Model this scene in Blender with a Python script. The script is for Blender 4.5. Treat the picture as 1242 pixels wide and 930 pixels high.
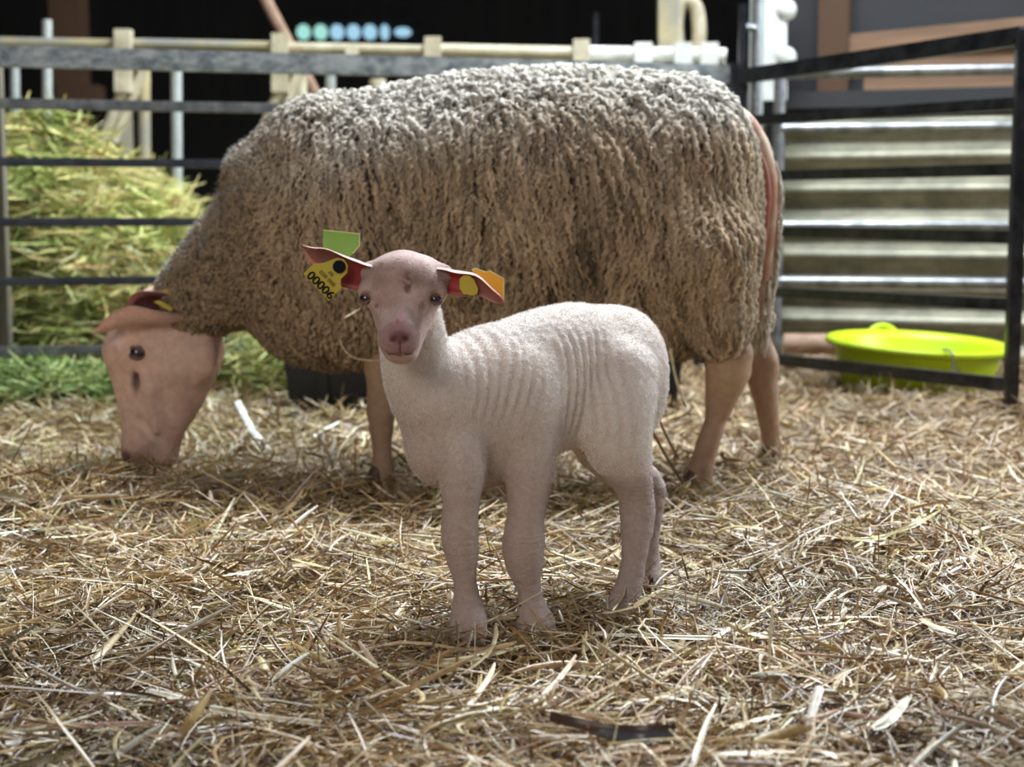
import bpy, math, random
import numpy as np
from mathutils import Vector, Matrix

rng = np.random.default_rng(7)
random.seed(7)
for o in list(bpy.data.objects):
    bpy.data.objects.remove(o)
SC = bpy.context.scene
COL = SC.collection

# ------------------------------------------------------------------ camera
F = 1865.0; CX = 621.0; CY = 465.0; CAMH = 0.52
PITCH = math.atan((CY - 260.0) / F)
cam_d = bpy.data.cameras.new('camera')
cam = bpy.data.objects.new('camera', cam_d); COL.objects.link(cam)
cam.location = (0, 0, CAMH)
cam.rotation_euler = (math.pi / 2 - PITCH, 0, 0)
cam_d.sensor_width = 36; cam_d.lens = 36 * F / 1242
cam_d.clip_start = 0.05; cam_d.clip_end = 60
cam_d.dof.use_dof = True
cam_d.dof.focus_distance = 2.02
cam_d.dof.aperture_fstop = 4.8
SC.camera = cam

# ------------------------------------------------------------------ light
w = bpy.data.worlds.new('world'); SC.world = w; w.use_nodes = True
w.node_tree.nodes['Background'].inputs[0].default_value = (0.80, 0.88, 1.0, 1)
w.node_tree.nodes['Background'].inputs[1].default_value = 0.22
SC.view_settings.view_transform = 'Standard'
SC.view_settings.look = 'None'
SC.view_settings.exposure = 0.0
SC.view_settings.gamma = 1.0
SC.view_settings.use_curve_mapping = False

def area(name, loc, target, sx, sy, power, color):
    d = bpy.data.lights.new(name, 'AREA'); d.shape = 'RECTANGLE'
    d.size = sx; d.size_y = sy; d.energy = power; d.color = color
    o = bpy.data.objects.new(name, d); COL.objects.link(o)
    o.location = loc
    o.rotation_euler = (Vector(target) - Vector(loc)).to_track_quat('-Z', 'Y').to_euler()
    return o
area('skylight_lamp', (0.7, 4.3, 4.0), (0.15, 2.7, 0.3), 1.9, 1.1, 430, (0.84, 0.93, 1.0))
area('side_door_light', (3.9, 3.9, 2.3), (0.3, 2.6, 0.3), 1.2, 1.2, 170, (0.82, 0.93, 1.0))
area('camera_side_fill', (-1.8, -2.6, 2.4), (0.2, 3.0, 0.3), 2.2, 1.6, 74, (1.0, 0.91, 0.80))  # weak warm fill added behind the camera to lift the near sides
area('feeder_aisle_light', (1.6, 7.4, 3.4), (1.0, 6.2, 0.8), 1.4, 0.8, 150, (1.0, 0.98, 0.92))

# ------------------------------------------------------------------ helpers
_c, _s = math.cos(PITCH), math.sin(PITCH)
def P(px, py, Y):
    """point seen at photo pixel (px,py) standing at distance Y in front of the camera"""
    a = (px - CX) / F; b = (CY - py) / F
    dy = _c + b * _s; dz = -_s + b * _c
    t = Y / dy
    return np.array([a * t, Y, CAMH + dz * t])
def G(px, py, z=0.0):
    a = (px - CX) / F; b = (CY - py) / F
    dy = _c + b * _s; dz = -_s + b * _c
    t = (z - CAMH) / dz
    return np.array([a * t, dy * t, z])

def _hash(i, j, k, seed):
    h = (i * 374761393 + j * 668265263 + k * 2147483647 + seed * 974634777) & 0xffffffff
    h = ((h ^ (h >> 13)) * 1274126177) & 0xffffffff
    h = (h ^ (h >> 16)) & 0xffffff
    return h.astype(np.float64) / 0xffffff
def noise(p, scale=1.0, seed=0):
    """value noise in [-1,1] on N x 3 points"""
    q = np.asarray(p, float) * scale
    i = np.floor(q).astype(np.int64); f = q - i; f = f * f * (3 - 2 * f)
    r = 0
    for a in (0, 1):
        for b in (0, 1):
            for c in (0, 1):
                wgt = (f[:, 0] if a else 1 - f[:, 0]) * (f[:, 1] if b else 1 - f[:, 1]) * (f[:, 2] if c else 1 - f[:, 2])
                r = r + wgt * _hash(i[:, 0] + a, i[:, 1] + b, i[:, 2] + c, seed)
    return r * 2 - 1
def sstep(a, b, x):
    t = np.clip((x - a) / (b - a), 0, 1); return t * t * (3 - 2 * t)

def link(o, parent=None):
    COL.objects.link(o)
    if parent is not None:
        o.parent = parent
        o.matrix_parent_inverse = Matrix.Translation(parent.location).inverted() if False else parent.matrix_basis.inverted()
    return o
def mesh_np(name, V, Fq, mat, parent=None, col=None, smooth=True):
    """V: n x 3; Fq: list of faces or int array m x 4 / m x 3"""
    me = bpy.data.meshes.new(name)
    V = np.asarray(V, np.float32)
    if isinstance(Fq, np.ndarray):
        m, k = Fq.shape
        me.vertices.add(len(V)); me.vertices.foreach_set('co', V.ravel())
        me.loops.add(m * k); me.loops.foreach_set('vertex_index', Fq.astype(np.int32).ravel())
        me.polygons.add(m)
        me.polygons.foreach_set('loop_start', np.arange(0, m * k, k, dtype=np.int32))
        me.update(calc_edges=True)
    else:
        me.from_pydata([tuple(map(float, v)) for v in V], [], [tuple(map(int, f)) for f in Fq]); me.update()
    if smooth:
        me.polygons.foreach_set('use_smooth', np.ones(len(me.polygons), bool))
    if col is not None:
        ca = me.color_attributes.new('Col', 'FLOAT_COLOR', 'POINT')
        c4 = np.ones((len(V), 4), np.float32); c4[:, :3] = col
        ca.data.foreach_set('color', c4.ravel())
    if mat is not None: me.materials.append(mat)
    o = bpy.data.objects.new(name, me)
    return link(o, parent)
def empty(name, loc, label=None, cat=None, group=None):
    o = bpy.data.objects.new(name, None); COL.objects.link(o)
    o.location = tuple(map(float, loc)); o.empty_display_size = 0.05
    if label: tag(o, label, cat, group)
    return o
def tag(o, label=None, cat=None, group=None, kind=None):
    if label: o['label'] = label
    if cat: o['category'] = cat
    if group: o['group'] = group
    if kind: o['kind'] = kind
    return o

def resample(pts, n):
    """Catmull-Rom through rows of pts"""
    pts = np.asarray(pts, float)
    m = len(pts)
    if m == 2:
        t = np.linspace(0, 1, n)[:, None]; return pts[0] * (1 - t) + pts[1] * t
    ext = np.vstack([2 * pts[0] - pts[1], pts, 2 * pts[-1] - pts[-2]])
    u = np.linspace(0, m - 1, n); i = np.minimum(u.astype(int), m - 2); t = (u - i)[:, None]
    p0, p1, p2, p3 = ext[i], ext[i + 1], ext[i + 2], ext[i + 3]
    return 0.5 * ((2 * p1) + (-p0 + p2) * t + (2 * p0 - 5 * p1 + 4 * p2 - p3) * t ** 2 + (-p0 + 3 * p1 - 3 * p2 + p3) * t ** 3)

class MB:
    """collects boxes, tubes and sheets into one mesh"""
    def __init__(s): s.v = []; s.f = []; s.c = []
    def add(s, v, f, c=None):
        b = len(s.v); s.v += [tuple(x) for x in v]; s.f += [tuple(i + b for i in q) for q in f]
        s.c += [c or (1, 1, 1)] * len(v); return s
    def tube(s, pts, r, n=12, closed_ends=True, r2=None, up=(0, 0, 1), sub=0, sq=False):
        pts = np.asarray(pts, float)
        R = np.broadcast_to(np.asarray(r, float), (len(pts),)).astype(float)
        R2 = R if r2 is None else np.broadcast_to(np.asarray(r2, float), (len(pts),)).astype(float)
        if sub:
            q = resample(np.column_stack([pts, R, R2]), sub); pts = q[:, :3]; R = q[:, 3]; R2 = q[:, 4]
        T = np.gradient(pts, axis=0); T /= np.linalg.norm(T, axis=1)[:, None] + 1e-12
        up = np.asarray(up, float)
        if abs(T[0] @ up) > 0.95: up = np.array([1.0, 0, 0]) if abs(T[0][0]) < .9 else np.array([0, 1.0, 0])
        v = []; prev = None
        for k in range(len(pts)):
            a = np.cross(T[k], up) if prev is None else prev - T[k] * (prev @ T[k])
            a /= np.linalg.norm(a) + 1e-12; prev = a; b = np.cross(a, T[k])
            for j in range(n):
                th = 2 * math.pi * (j + (.5 if sq else 0)) / n
                cx_, sy_ = math.cos(th), math.sin(th)
                if sq:
                    m_ = max(abs(cx_), abs(sy_)); cx_, sy_ = cx_ / m_, sy_ / m_
                    l_ = math.hypot(cx_, sy_); k_ = min(1, 1.36 / l_) ; cx_ *= k_; sy_ *= k_
                v.append(pts[k] + a * cx_ * R[k] + b * sy_ * R2[k])
        f = []
        for k in range(len(pts) - 1):
            for j in range(n):
                j2 = (j + 1) % n
                f.append((k * n + j, k * n + j2, (k + 1) * n + j2, (k + 1) * n + j))
        if closed_ends:
            f.append(tuple(range(n))[::-1]); f.append(tuple((len(pts) - 1) * n + j for j in range(n)))
        return s.add(v, f)
    def bar(s, a, b, hw, hh, up=(0, 0, 1)):
        """rectangular hollow-section bar with softened corners from a to b"""
        return s.tube([a, b], hw, n=12, r2=hh, up=up, sq=True)
    def box(s, lo, hi):
        x0, y0, z0 = lo; x1, y1, z1 = hi
        return s.add([(x0, y0, z0), (x1, y0, z0), (x1, y1, z0), (x0, y1, z0), (x0, y0, z1), (x1, y0, z1), (x1, y1, z1), (x0, y1, z1)],
                     [(0, 3, 2, 1), (4, 5, 6, 7), (0, 1, 5, 4), (1, 2, 6, 5), (2, 3, 7, 6), (3, 0, 4, 7)])
    def ball(s, c, r, n=12, m=8):
        c = np.asarray(c, float); r = np.broadcast_to(np.asarray(r, float), (3,))
        v = [c + r * (0, 0, 1)]; f = []
        for i in range(1, m):
            ph = math.pi * i / m
            for j in range(n):
                th = 2 * math.pi * j / n
                v.append(c + r * (math.sin(ph) * math.cos(th), math.sin(ph) * math.sin(th), math.cos(ph)))
        v.append(c - r * (0, 0, 1))
        for j in range(n): f.append((0, 1 + j, 1 + (j + 1) % n))
        for i in range(m - 2):
            for j in range(n):
                a = 1 + i * n; b = a + n; j2 = (j + 1) % n
                f.append((a + j, b + j, b + j2, a + j2))
        e = len(v) - 1; a = 1 + (m - 2) * n
        for j in range(n): f.append((a + j, e, a + (j + 1) % n))
        return s.add(v, f)
    def lathe(s, c, prof, n=48, tilt=None):
        v = []; f = []
        M = Matrix.Identity(3) if tilt is None else tilt
        for (r, z) in prof:
            for j in range(n):
                th = 2 * math.pi * j / n
                v.append(np.array(M @ Vector((r * math.cos(th), r * math.sin(th), z))) + c)
        for i in range(len(prof) - 1):
            for j in range(n):
                j2 = (j + 1) % n; f.append((i * n + j, i * n + j2, (i + 1) * n + j2, (i + 1) * n + j))
        return s.add(v, f)
    def build(s, name, mat, parent=None, smooth=True, angle=40):
        me = bpy.data.meshes.new(name)
        me.from_pydata([tuple(map(float, v)) for v in s.v], [], s.f); me.update()
        if smooth:
            me.polygons.foreach_set('use_smooth', np.ones(len(me.polygons), bool))
            try: me.set_sharp_from_angle(angle=math.radians(angle))
            except Exception: pass
        me.materials.append(mat)
        o = bpy.data.objects.new(name, me)
        return link(o, parent)

# ------------------------------------------------------------------ materials
def mat(name, base=(.5, .5, .5), rough=.6, metal=0, spec=.5, attr=False, var=None, vscale=8, stretch=(1, 1, 1), bump=0, bscale=40, sss=0, sssc=None,
        emit=None, estr=0, coat=0, bdist=.004, detail=6):
    """attr: base from the mesh's Col attribute; var: second colour mixed by noise"""
    m = bpy.data.materials.new(name); m.use_nodes = True
    nt = m.node_tree; N = nt.nodes; L = nt.links; b = N['Principled BSDF']
    b.inputs['Roughness'].default_value = rough; b.inputs['Metallic'].default_value = metal
    b.inputs['Specular IOR Level'].default_value = spec
    b.inputs['Coat Weight'].default_value = coat
    if sss:
        b.inputs['Subsurface Weight'].default_value = sss
        b.inputs['Subsurface Radius'].default_value = (sssc or (1, .35, .2)); b.inputs['Subsurface Scale'].default_value = .006
    tc = N.new('ShaderNodeTexCoord'); mp = N.new('ShaderNodeMapping'); mp.inputs['Scale'].default_value = stretch
    L.new(tc.outputs['Object'], mp.inputs[0])
    if attr:
        a = N.new('ShaderNodeAttribute'); a.attribute_name = 'Col'; src = a.outputs['Color']
    else:
        rgb = N.new('ShaderNodeRGB'); rgb.outputs[0].default_value = (*base, 1); src = rgb.outputs[0]
    if var is not None:
        nz = N.new('ShaderNodeTexNoise'); nz.inputs['Scale'].default_value = vscale; nz.inputs['Detail'].default_value = detail
        nz.inputs['Roughness'].default_value = .65
        L.new(mp.outputs[0], nz.inputs['Vector'])
        rp = N.new('ShaderNodeValToRGB'); rp.color_ramp.elements[0].position = .38; rp.color_ramp.elements[1].position = .62
        L.new(nz.outputs[0], rp.inputs[0])
        mx = N.new('ShaderNodeMix'); mx.data_type = 'RGBA'
        if attr:
            mx.blend_type = 'MULTIPLY'; mx.inputs['Factor'].default_value = 1
            m2 = N.new('ShaderNodeMix'); m2.data_type = 'RGBA'; m2.inputs['A'].default_value = (1, 1, 1, 1); m2.inputs['B'].default_value = (*var, 1)
            L.new(rp.outputs[0], m2.inputs['Factor']); L.new(src, mx.inputs['A']); L.new(m2.outputs['Result'], mx.inputs['B'])
        else:
            L.new(rp.outputs[0], mx.inputs['Factor']); L.new(src, mx.inputs['A']); mx.inputs['B'].default_value = (*var, 1)
        src = mx.outputs['Result']
    L.new(src, b.inputs['Base Color'])
    if bump:
        nb = N.new('ShaderNodeTexNoise'); nb.inputs['Scale'].default_value = bscale; nb.inputs['Detail'].default_value = 4
        L.new(mp.outputs[0], nb.inputs['Vector'])
        bp = N.new('ShaderNodeBump'); bp.inputs['Strength'].default_value = bump; bp.inputs['Distance'].default_value = bdist
        L.new(nb.outputs[0], bp.inputs['Height']); L.new(bp.outputs[0], b.inputs['Normal'])
    if emit:
        b.inputs['Emission Color'].default_value = (*emit, 1); b.inputs['Emission Strength'].default_value = estr
    return m

M_galv = mat('weathered_galvanised_steel', (.10, .115, .125), .55, .4, var=(.32, .33, .32), vscale=22, stretch=(1, 1, 2), bump=.2)
M_dark = mat('dark_steel_tube', (.022, .026, .034), .38, .5, var=(.05, .055, .065), vscale=14)
M_midrail = mat('worn_steel_tube', (.07, .075, .08), .5, .4, var=(.17, .17, .165), vscale=18)
M_black = mat('black_painted_steel', (.014, .015, .018), .30, .5, var=(.045, .045, .05), vscale=20)
M_silver = mat('bare_steel_pipe', (.34, .345, .36), .38, .7, var=(.16, .16, .16), vscale=16)
M_cream = mat('cream_painted_feeder', (.66, .60, .44), .5, var=(.42, .36, .24), vscale=9)
M_greyrail = mat('grey_worn_feeder_pipe', (.34, .33, .29), .5, .2, var=(.55, .46, .25), vscale=4)
M_white = mat('white_painted_pipe', (.85, .86, .80), .45, var=(.62, .63, .58), vscale=10)
M_palepipe = mat('pale_zinc_pipe', (.55, .60, .58), .45, .3, var=(.42, .45, .44), vscale=12)
M_wood = mat('brown_rough_timber', (.085, .042, .022), .8, var=(.09, .045, .022), vscale=10, stretch=(1, 1, .15), bump=.5)
M_board = mat('warm_brown_boards', (.30, .17, .10), .75, var=(.19, .11, .065), vscale=6, stretch=(.2, .2, 2.5), bump=.3)
M_plank = mat('charcoal_grey_boards', (.035, .034, .038), .8, var=(.03, .03, .033), vscale=6)
M_postwood = mat('grey_weathered_wood', (.20, .18, .13), .85, var=(.12, .105, .075), vscale=14, stretch=(1, 1, .2), bump=.5)
M_stick = mat('pale_brown_stick', (.40, .26, .18), .7, var=(.28, .17, .11), vscale=20)
M_corr = mat('corrugated_grey_green_sheet', (.37, .345, .25), .45, .3, var=(.21, .20, .145), vscale=7, stretch=(1, 1, 1.5), bump=.15)
M_barn = mat('dark_barn_boards', (.012, .011, .011), .9, var=(.02, .018, .016), vscale=3, stretch=(3, 1, .3))
M_ground = mat('trampled_brown_litter', (.11, .065, .032), .95, var=(.20, .135, .07), vscale=60, bump=1, bscale=120, bdist=.01)
M_tub = mat('lime_yellow_plastic', (.52, .68, .01), .4, spec=.4, var=(.46, .60, .015), vscale=6, sss=.15, sssc=(.6, .9, .1))
M_rubber = mat('black_rubber', (.012, .014, .022), .5, var=(.025, .028, .036), vscale=9, bump=.2)
M_straw = mat('straw', attr=True, rough=.36, spec=.6, var=(.66, .58, .48), vscale=90, stretch=(1, 1, 1))
M_hay = mat('hay', attr=True, rough=.6, spec=.3, var=(.75, .75, .65), vscale=60)
M_fleece = mat('fleece', attr=True, rough=.9, spec=.12, var=(.62, .58, .54), vscale=260, bump=.7, bscale=700, bdist=.003)
M_ewe = mat('ewe_skin', attr=True, rough=.6, spec=.3, var=(.86, .80, .78), vscale=70, bump=.35, bscale=260, bdist=.0015, sss=.12)
M_lamb = mat('lamb_coat_and_skin', attr=True, rough=.75, spec=.2, var=(.90, .86, .84), vscale=160, bump=.8, bscale=420, bdist=.0022, sss=.08)
M_fuzz = mat('lamb_wool', attr=True, rough=.8, spec=.15)
M_eye = mat('dark_eye', (.006, .006, .012), .06, spec=.8, coat=.6)
M_iris = mat('amber_iris', (.10, .045, .02), .15)
M_lid = mat('eyelid_skin', (.20, .10, .09), .5, sss=.1)
M_ear = mat('ear_skin', attr=True, rough=.55, spec=.3, sss=.35, sssc=(1, .3, .2), var=(.86, .78, .76), vscale=120)
M_hoof = mat('hoof_horn', (.10, .055, .035), .5, var=(.05, .028, .018), vscale=60, stretch=(1, 1, .3))
M_tagY = mat('yellow_tag_plastic', (.56, .43, .04), .4, spec=.4, sss=.1)
M_tagO = mat('amber_tag_plastic', (.62, .38, .03), .4, spec=.4, sss=.2)
M_tagG = mat('green_tag_plastic', (.20, .40, .07), .45, spec=.4, sss=.1)
M_tagEdge = mat('pale_tag_edge', (.66, .72, .30), .45)
M_tagK = mat('black_tag_print', (.006, .006, .010), .7, spec=.15)
M_tagK2 = mat('faded_tag_print', (.16, .13, .02), .5)
M_sky = mat('daylight_pane', (.2, .3, .35), .4, emit=(.35, .62, .80), estr=1.0)
M_sky2 = mat('daylight_pane_green', (.2, .3, .3), .4, emit=(.35, .75, .66), estr=1.0)
M_cord = mat('dried_cord', (.05, .02, .015), .6)

# ------------------------------------------------------------------ ground & walls
def gz(x, y):
    """height of the bedding's base"""
    p = np.column_stack([x, y, np.zeros_like(x)])
    h = .020 * noise(p, 3.1, 5) + .014 * noise(p, 8.0, 9) + .006 * noise(p, 22., 3)
    h = h - .034
    flat = np.exp(-(((x - .05) / .35) ** 2 + ((y - 1.92) / .22) ** 2))
    h = h * (1 - .6 * flat) - .010 * flat
    h = h + .006 * sstep(3.3, 4.3, y) * sstep(.2, .9, x)
    h = h + .008 * np.exp(-(((x + .80) / .30) ** 2 + ((y - 2.72) / .14) ** 2))
    return h
nx, ny = 260, 260
xs = np.linspace(-4, 4.2, nx); ys = np.linspace(.2, 11.9, ny)
X, Y = np.meshgrid(xs, ys); V = np.column_stack([X.ravel(), Y.ravel(), gz(X.ravel(), Y.ravel())])
idx = np.arange(nx * ny).reshape(ny, nx)
Fq = np.stack([idx[:-1, :-1], idx[:-1, 1:], idx[1:, 1:], idx[1:, :-1]], -1).reshape(-1, 4)
tag(mesh_np('floor', V, Fq, M_ground), kind='structure')

b = MB(); b.box((-4.2, 12, -.1), (4.4, 12.15, 4.2)); tag(b.build('wall_back', M_barn, smooth=False), kind='structure')
b = MB(); b.box((-4.25, .2, -.1), (-4.1, 12, 4.2)); tag(b.build('wall_left', M_barn, smooth=False), kind='structure')

# daylight slots in the far wall
wx = [P(px, 38, 11.9) for px in (367, 388, 408, 428, 448, 466, 488)]
wroot = empty('window_1', (wx[3][0], 11.93, wx[3][2] - .12)); wroot['kind'] = 'structure'
b = MB(); zc = wx[0][2]
b.box((wx[0][0] - .1, 11.93, zc + .075), (wx[-1][0] + .12, 11.99, zc + .12)); b.box((wx[0][0] - .1, 11.93, zc - .12), (wx[-1][0] + .12, 11.99, zc - .075))
b.build('window_frame', M_barn, wroot, smooth=False)
for i, c in enumerate(wx):
    hw = .052 if i < 5 else (.034 if i == 5 else .065); hh = .058 if i < 6 else .035
    b = MB(); b.tube([(c[0], 11.94, zc), (c[0], 11.97, zc)], hw, n=20, r2=hh, up=(0, 0, 1))
    b.build('pane', M_sky2 if i < 2 else M_sky, wroot)

# corrugated sheet wall on the right with timber above
def corr(a, bb, z0, z1, per, amp, m, name):
    a = np.array(a, float); bb = np.array(bb, float); d = bb - a; L_ = np.linalg.norm(d); d /= L_; nrm = np.array([d[1], -d[0]])
    nz = int((z1 - z0) / per * 20); nxx = 60
    Z = np.linspace(z0, z1, nz); S = np.linspace(0, L_, nxx)
    ph = 2 * np.pi * (Z - z0) / per
    off = amp * np.sin(ph)
    v = []
    for side in (0, 1):
        for k in range(nz):
            for q in range(nxx):
                p = a + d * S[q] + nrm * (off[k] - side * .004 + .004 * math.sin(S[q] * 9 + k * .03))
                v.append((p[0], p[1], Z[k]))
    I = np.arange(nz * nxx).reshape(nz, nxx); n0 = nz * nxx
    q1 = np.stack([I[:-1, :-1], I[:-1, 1:], I[1:, 1:], I[1:, :-1]], -1).reshape(-1, 4)
    q2 = q1[:, ::-1] + n0
    return mesh_np(name, v, np.vstack([q1, q2]), m)
WA = (.72, 6.35); WB = (2.9, 5.55)
tag(corr(WA, WB, -.06, .93, .129, .026, M_corr, 'wall_right'), kind='structure')
tag(corr(WB, (4.4, 5.0), -.06, .93, .129, .026, M_corr, 'wall_right'), kind='structure')
b = MB(); b.box((2.9, 5.02, .93), (4.4, 5.7, 4.2)); tag(b.build('wall_board_side', M_plank, smooth=False), kind='structure')
def wallbar(t0, t1, z0, z1, off, th, m, name, kind='structure', parent=None, slope=0):
    A = np.array(WA); B = np.array(WB); d = B - A; L_ = np.linalg.norm(d); d /= L_; n = np.array([d[1], -d[0]])
    p0 = A + d * t0 * L_ + n * off; p1 = A + d * t1 * L_ + n * off
    q0 = p0 - n * th; q1 = p1 - n * th
    b = MB(); b.add([(*p0, z0), (*p1, z0), (*q1, z0), (*q0, z0), (*p0, z1), (*p1, z1 + slope), (*q1, z1 + slope), (*q0, z1)],
                    [(0, 3, 2, 1), (4, 5, 6, 7), (0, 1, 5, 4), (1, 2, 6, 5), (2, 3, 7, 6), (3, 0, 4, 7)])
    o = b.build(name, m, parent, smooth=False)
    if kind: o['kind'] = kind
    return o
wallbar(-.05, 1.0, .935, 1.00, .05, .08, M_plank, 'trim_1')
wallbar(.30, 1.0, 1.0, 1.145, -.02, .03, M_board, 'wall_board_lower')
wallbar(.27, 1.0, 1.15, 1.22, -.0, .03, M_board, 'wall_board_middle', slope=.10)
wallbar(.14, 1.0, .93, 2.3, -.06, .03, M_plank, 'wall_board_upper')
wallbar(.225, .275, 1.0, 2.3, .03, .08, M_wood, 'trim_2')
for n_ in ('wall_board_lower', 'wall_board_middle', 'wall_board_upper'):
    pass

# ------------------------------------------------------------------ SDF sculpting
class SDF:
    def __init__(s, lo, hi, vox):
        s.lo = np.array(lo, float); s.v = vox
        s.n = np.ceil((np.array(hi, float) - s.lo) / vox).astype(int) + 1
        s.D = np.full(s.n, 1.0, np.float32)
    def _win(s, a, b):
        i0 = np.maximum(np.floor((a - s.lo) / s.v).astype(int), 0); i1 = np.minimum(np.ceil((b - s.lo) / s.v).astype(int) + 1, s.n)
        sl = tuple(slice(i0[k], i1[k]) for k in range(3))
        ax = [s.lo[k] + s.v * np.arange(i0[k], i1[k]) for k in range(3)]
        return sl, ax[0][:, None, None], ax[1][None, :, None], ax[2][None, None, :]
    def cap(s, a, b, ra, rb=None, k=.01, up=(0, 0, 1), sub=False, other=None):
        """elliptic capsule; ra, rb = (side radius, up radius) at each end"""
        a = np.asarray(a, float); b = np.asarray(b, float)
        ra = (ra, ra) if np.isscalar(ra) else ra
        rb = ra if rb is None else ((rb, rb) if np.isscalar(rb) else rb)
        d = b - a; L_ = np.linalg.norm(d)
        t = d / L_ if L_ > 1e-6 else np.array([0, 1.0, 0])
        up = np.asarray(up, float)
        side = np.cross(t, up); side = side / (np.linalg.norm(side) + 1e-9); u2 = np.cross(side, t)
        R = max(*ra, *rb) + k + 3 * s.v
        sl, x, y, z = s._win(np.minimum(a, b) - R, np.maximum(a, b) + R)
        x = x - a[0]; y = y - a[1]; z = z - a[2]
        U = x * t[0] + y * t[1] + z * t[2]; S = x * side[0] + y * side[1] + z * side[2]; W = x * u2[0] + y * u2[1] + z * u2[2]
        h = np.clip(U / max(L_, 1e-6), 0, 1); du = U - h * L_
        rs = ra[0] + (rb[0] - ra[0]) * h; rw = ra[1] + (rb[1] - ra[1]) * h; rc = .5 * (rs + rw)
        k0 = np.sqrt((S / rs) ** 2 + (W / rw) ** 2 + (du / rc) ** 2) + 1e-9
        k1 = np.sqrt((S / rs ** 2) ** 2 + (W / rw ** 2) ** 2 + (du / rc ** 2) ** 2) + 1e-9
        dd = (k0 * (k0 - 1) / k1).astype(np.float32)
        dd = np.where(k0 < .25, -np.minimum(rs, rw) * .8, dd)
        D = s.D[sl]
        if sub:
            hh = np.clip(.5 - .5 * (dd + D) / k, 0, 1) if k > 0 else 0
            s.D[sl] = D + (-dd - D) * hh + k * hh * (1 - hh) if k > 0 else np.maximum(D, -dd)
        else:
            hh = np.clip(.5 + .5 * (D - dd) / k, 0, 1)
            s.D[sl] = D + (dd - D) * hh - k * hh * (1 - hh)
    def chain(s, pts, rad, k=.01, up=(0, 0, 1), n=None):
        P_ = np.asarray(pts, float); R = np.array([(r, r) if np.isscalar(r) else r for r in rad], float)
        if n: q = resample(np.column_stack([P_, R]), n); P_ = q[:, :3]; R = np.maximum(q[:, 3:5], .002)
        for i in range(len(P_) - 1): s.cap(P_[i], P_[i + 1], tuple(R[i]), tuple(R[i + 1]), k if i == 0 else min(k, .012), up)
    def ell(s, c, r, k=.01, sub=False, rot=None):
        c = np.asarray(c, float); r = np.asarray(r, float); R = r.max() + k + 3 * s.v
        sl, x, y, z = s._win(c - R, c + R)
        x = x - c[0]; y = y - c[1]; z = z - c[2]
        if rot is not None:
            M = np.asarray(rot)  # columns = local axes
            x, y, z = (x * M[0, i] + y * M[1, i] + z * M[2, i] for i in range(3))
        k0 = np.sqrt((x / r[0]) ** 2 + (y / r[1]) ** 2 + (z / r[2]) ** 2) + 1e-9
        k1 = np.sqrt((x / r[0] ** 2) ** 2 + (y / r[1] ** 2) ** 2 + (z / r[2] ** 2) ** 2) + 1e-9
        dd = np.where(k0 < .25, -r.min() * .8, k0 * (k0 - 1) / k1).astype(np.float32)
        D = s.D[sl]
        if sub:
            hh = np.clip(.5 - .5 * (dd + D) / k, 0, 1); s.D[sl] = D + (-dd - D) * hh + k * hh * (1 - hh)
        else:
            hh = np.clip(.5 + .5 * (D - dd) / k, 0, 1); s.D[sl] = D + (dd - D) * hh - k * hh * (1 - hh)
    def sample(s, p):
        q = (p - s.lo) / s.v; q = np.clip(q, 0, s.n - 1.001); i = q.astype(int); f = q - i
        r = 0
        for a in (0, 1):
            for b in (0, 1):
                for c in (0, 1):
                    r = r + s.D[i[:, 0] + a, i[:, 1] + b, i[:, 2] + c] * (f[:, 0] if a else 1 - f[:, 0]) * (f[:, 1] if b else 1 - f[:, 1]) * (f[:, 2] if c else 1 - f[:, 2])
        return r
    def grad(s, p, e=None):
        e = e or s.v * 1.5
        g = np.stack([s.sample(p + np.eye(3)[k] * e) - s.sample(p - np.eye(3)[k] * e) for k in range(3)], -1)
        return g / (np.linalg.norm(g, axis=1)[:, None] + 1e-9)
    def mesh(s):
        """surface nets"""
        D = s.D; ins = D < 0
        n = D.shape
        c = np.zeros((n[0] - 1, n[1] - 1, n[2] - 1), np.int8)
        for a in (0, 1):
            for b in (0, 1):
                for d in (0, 1):
                    c += ins[a:n[0] - 1 + a, b:n[1] - 1 + b, d:n[2] - 1 + d]
        act = (c > 0) & (c < 8)
        I, J, K = np.nonzero(act); m = len(I)
        idx = np.full(act.shape, -1, np.int64); idx[I, J, K] = np.arange(m)
        acc = np.zeros((m, 3)); cnt = np.zeros(m)
        corners = [(a, b, d) for a in (0, 1) for b in (0, 1) for d in (0, 1)]
        for p in corners:
            for ax in range(3):
                if p[ax] == 0:
                    q = list(p); q[ax] = 1
                    d0 = D[I + p[0], J + p[1], K + p[2]]; d1 = D[I + q[0], J + q[1], K + q[2]]
                    cr = (d0 < 0) != (d1 < 0)
                    t = np.where(cr, d0 / np.where(cr, d0 - d1, 1), 0)
                    pt = np.array(p, float)[None, :].repeat(m, 0); pt[:, ax] += t
                    acc += pt * cr[:, None]; cnt += cr
        V = (np.column_stack([I, J, K]) + acc / cnt[:, None]) * s.v + s.lo
        faces = []
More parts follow.
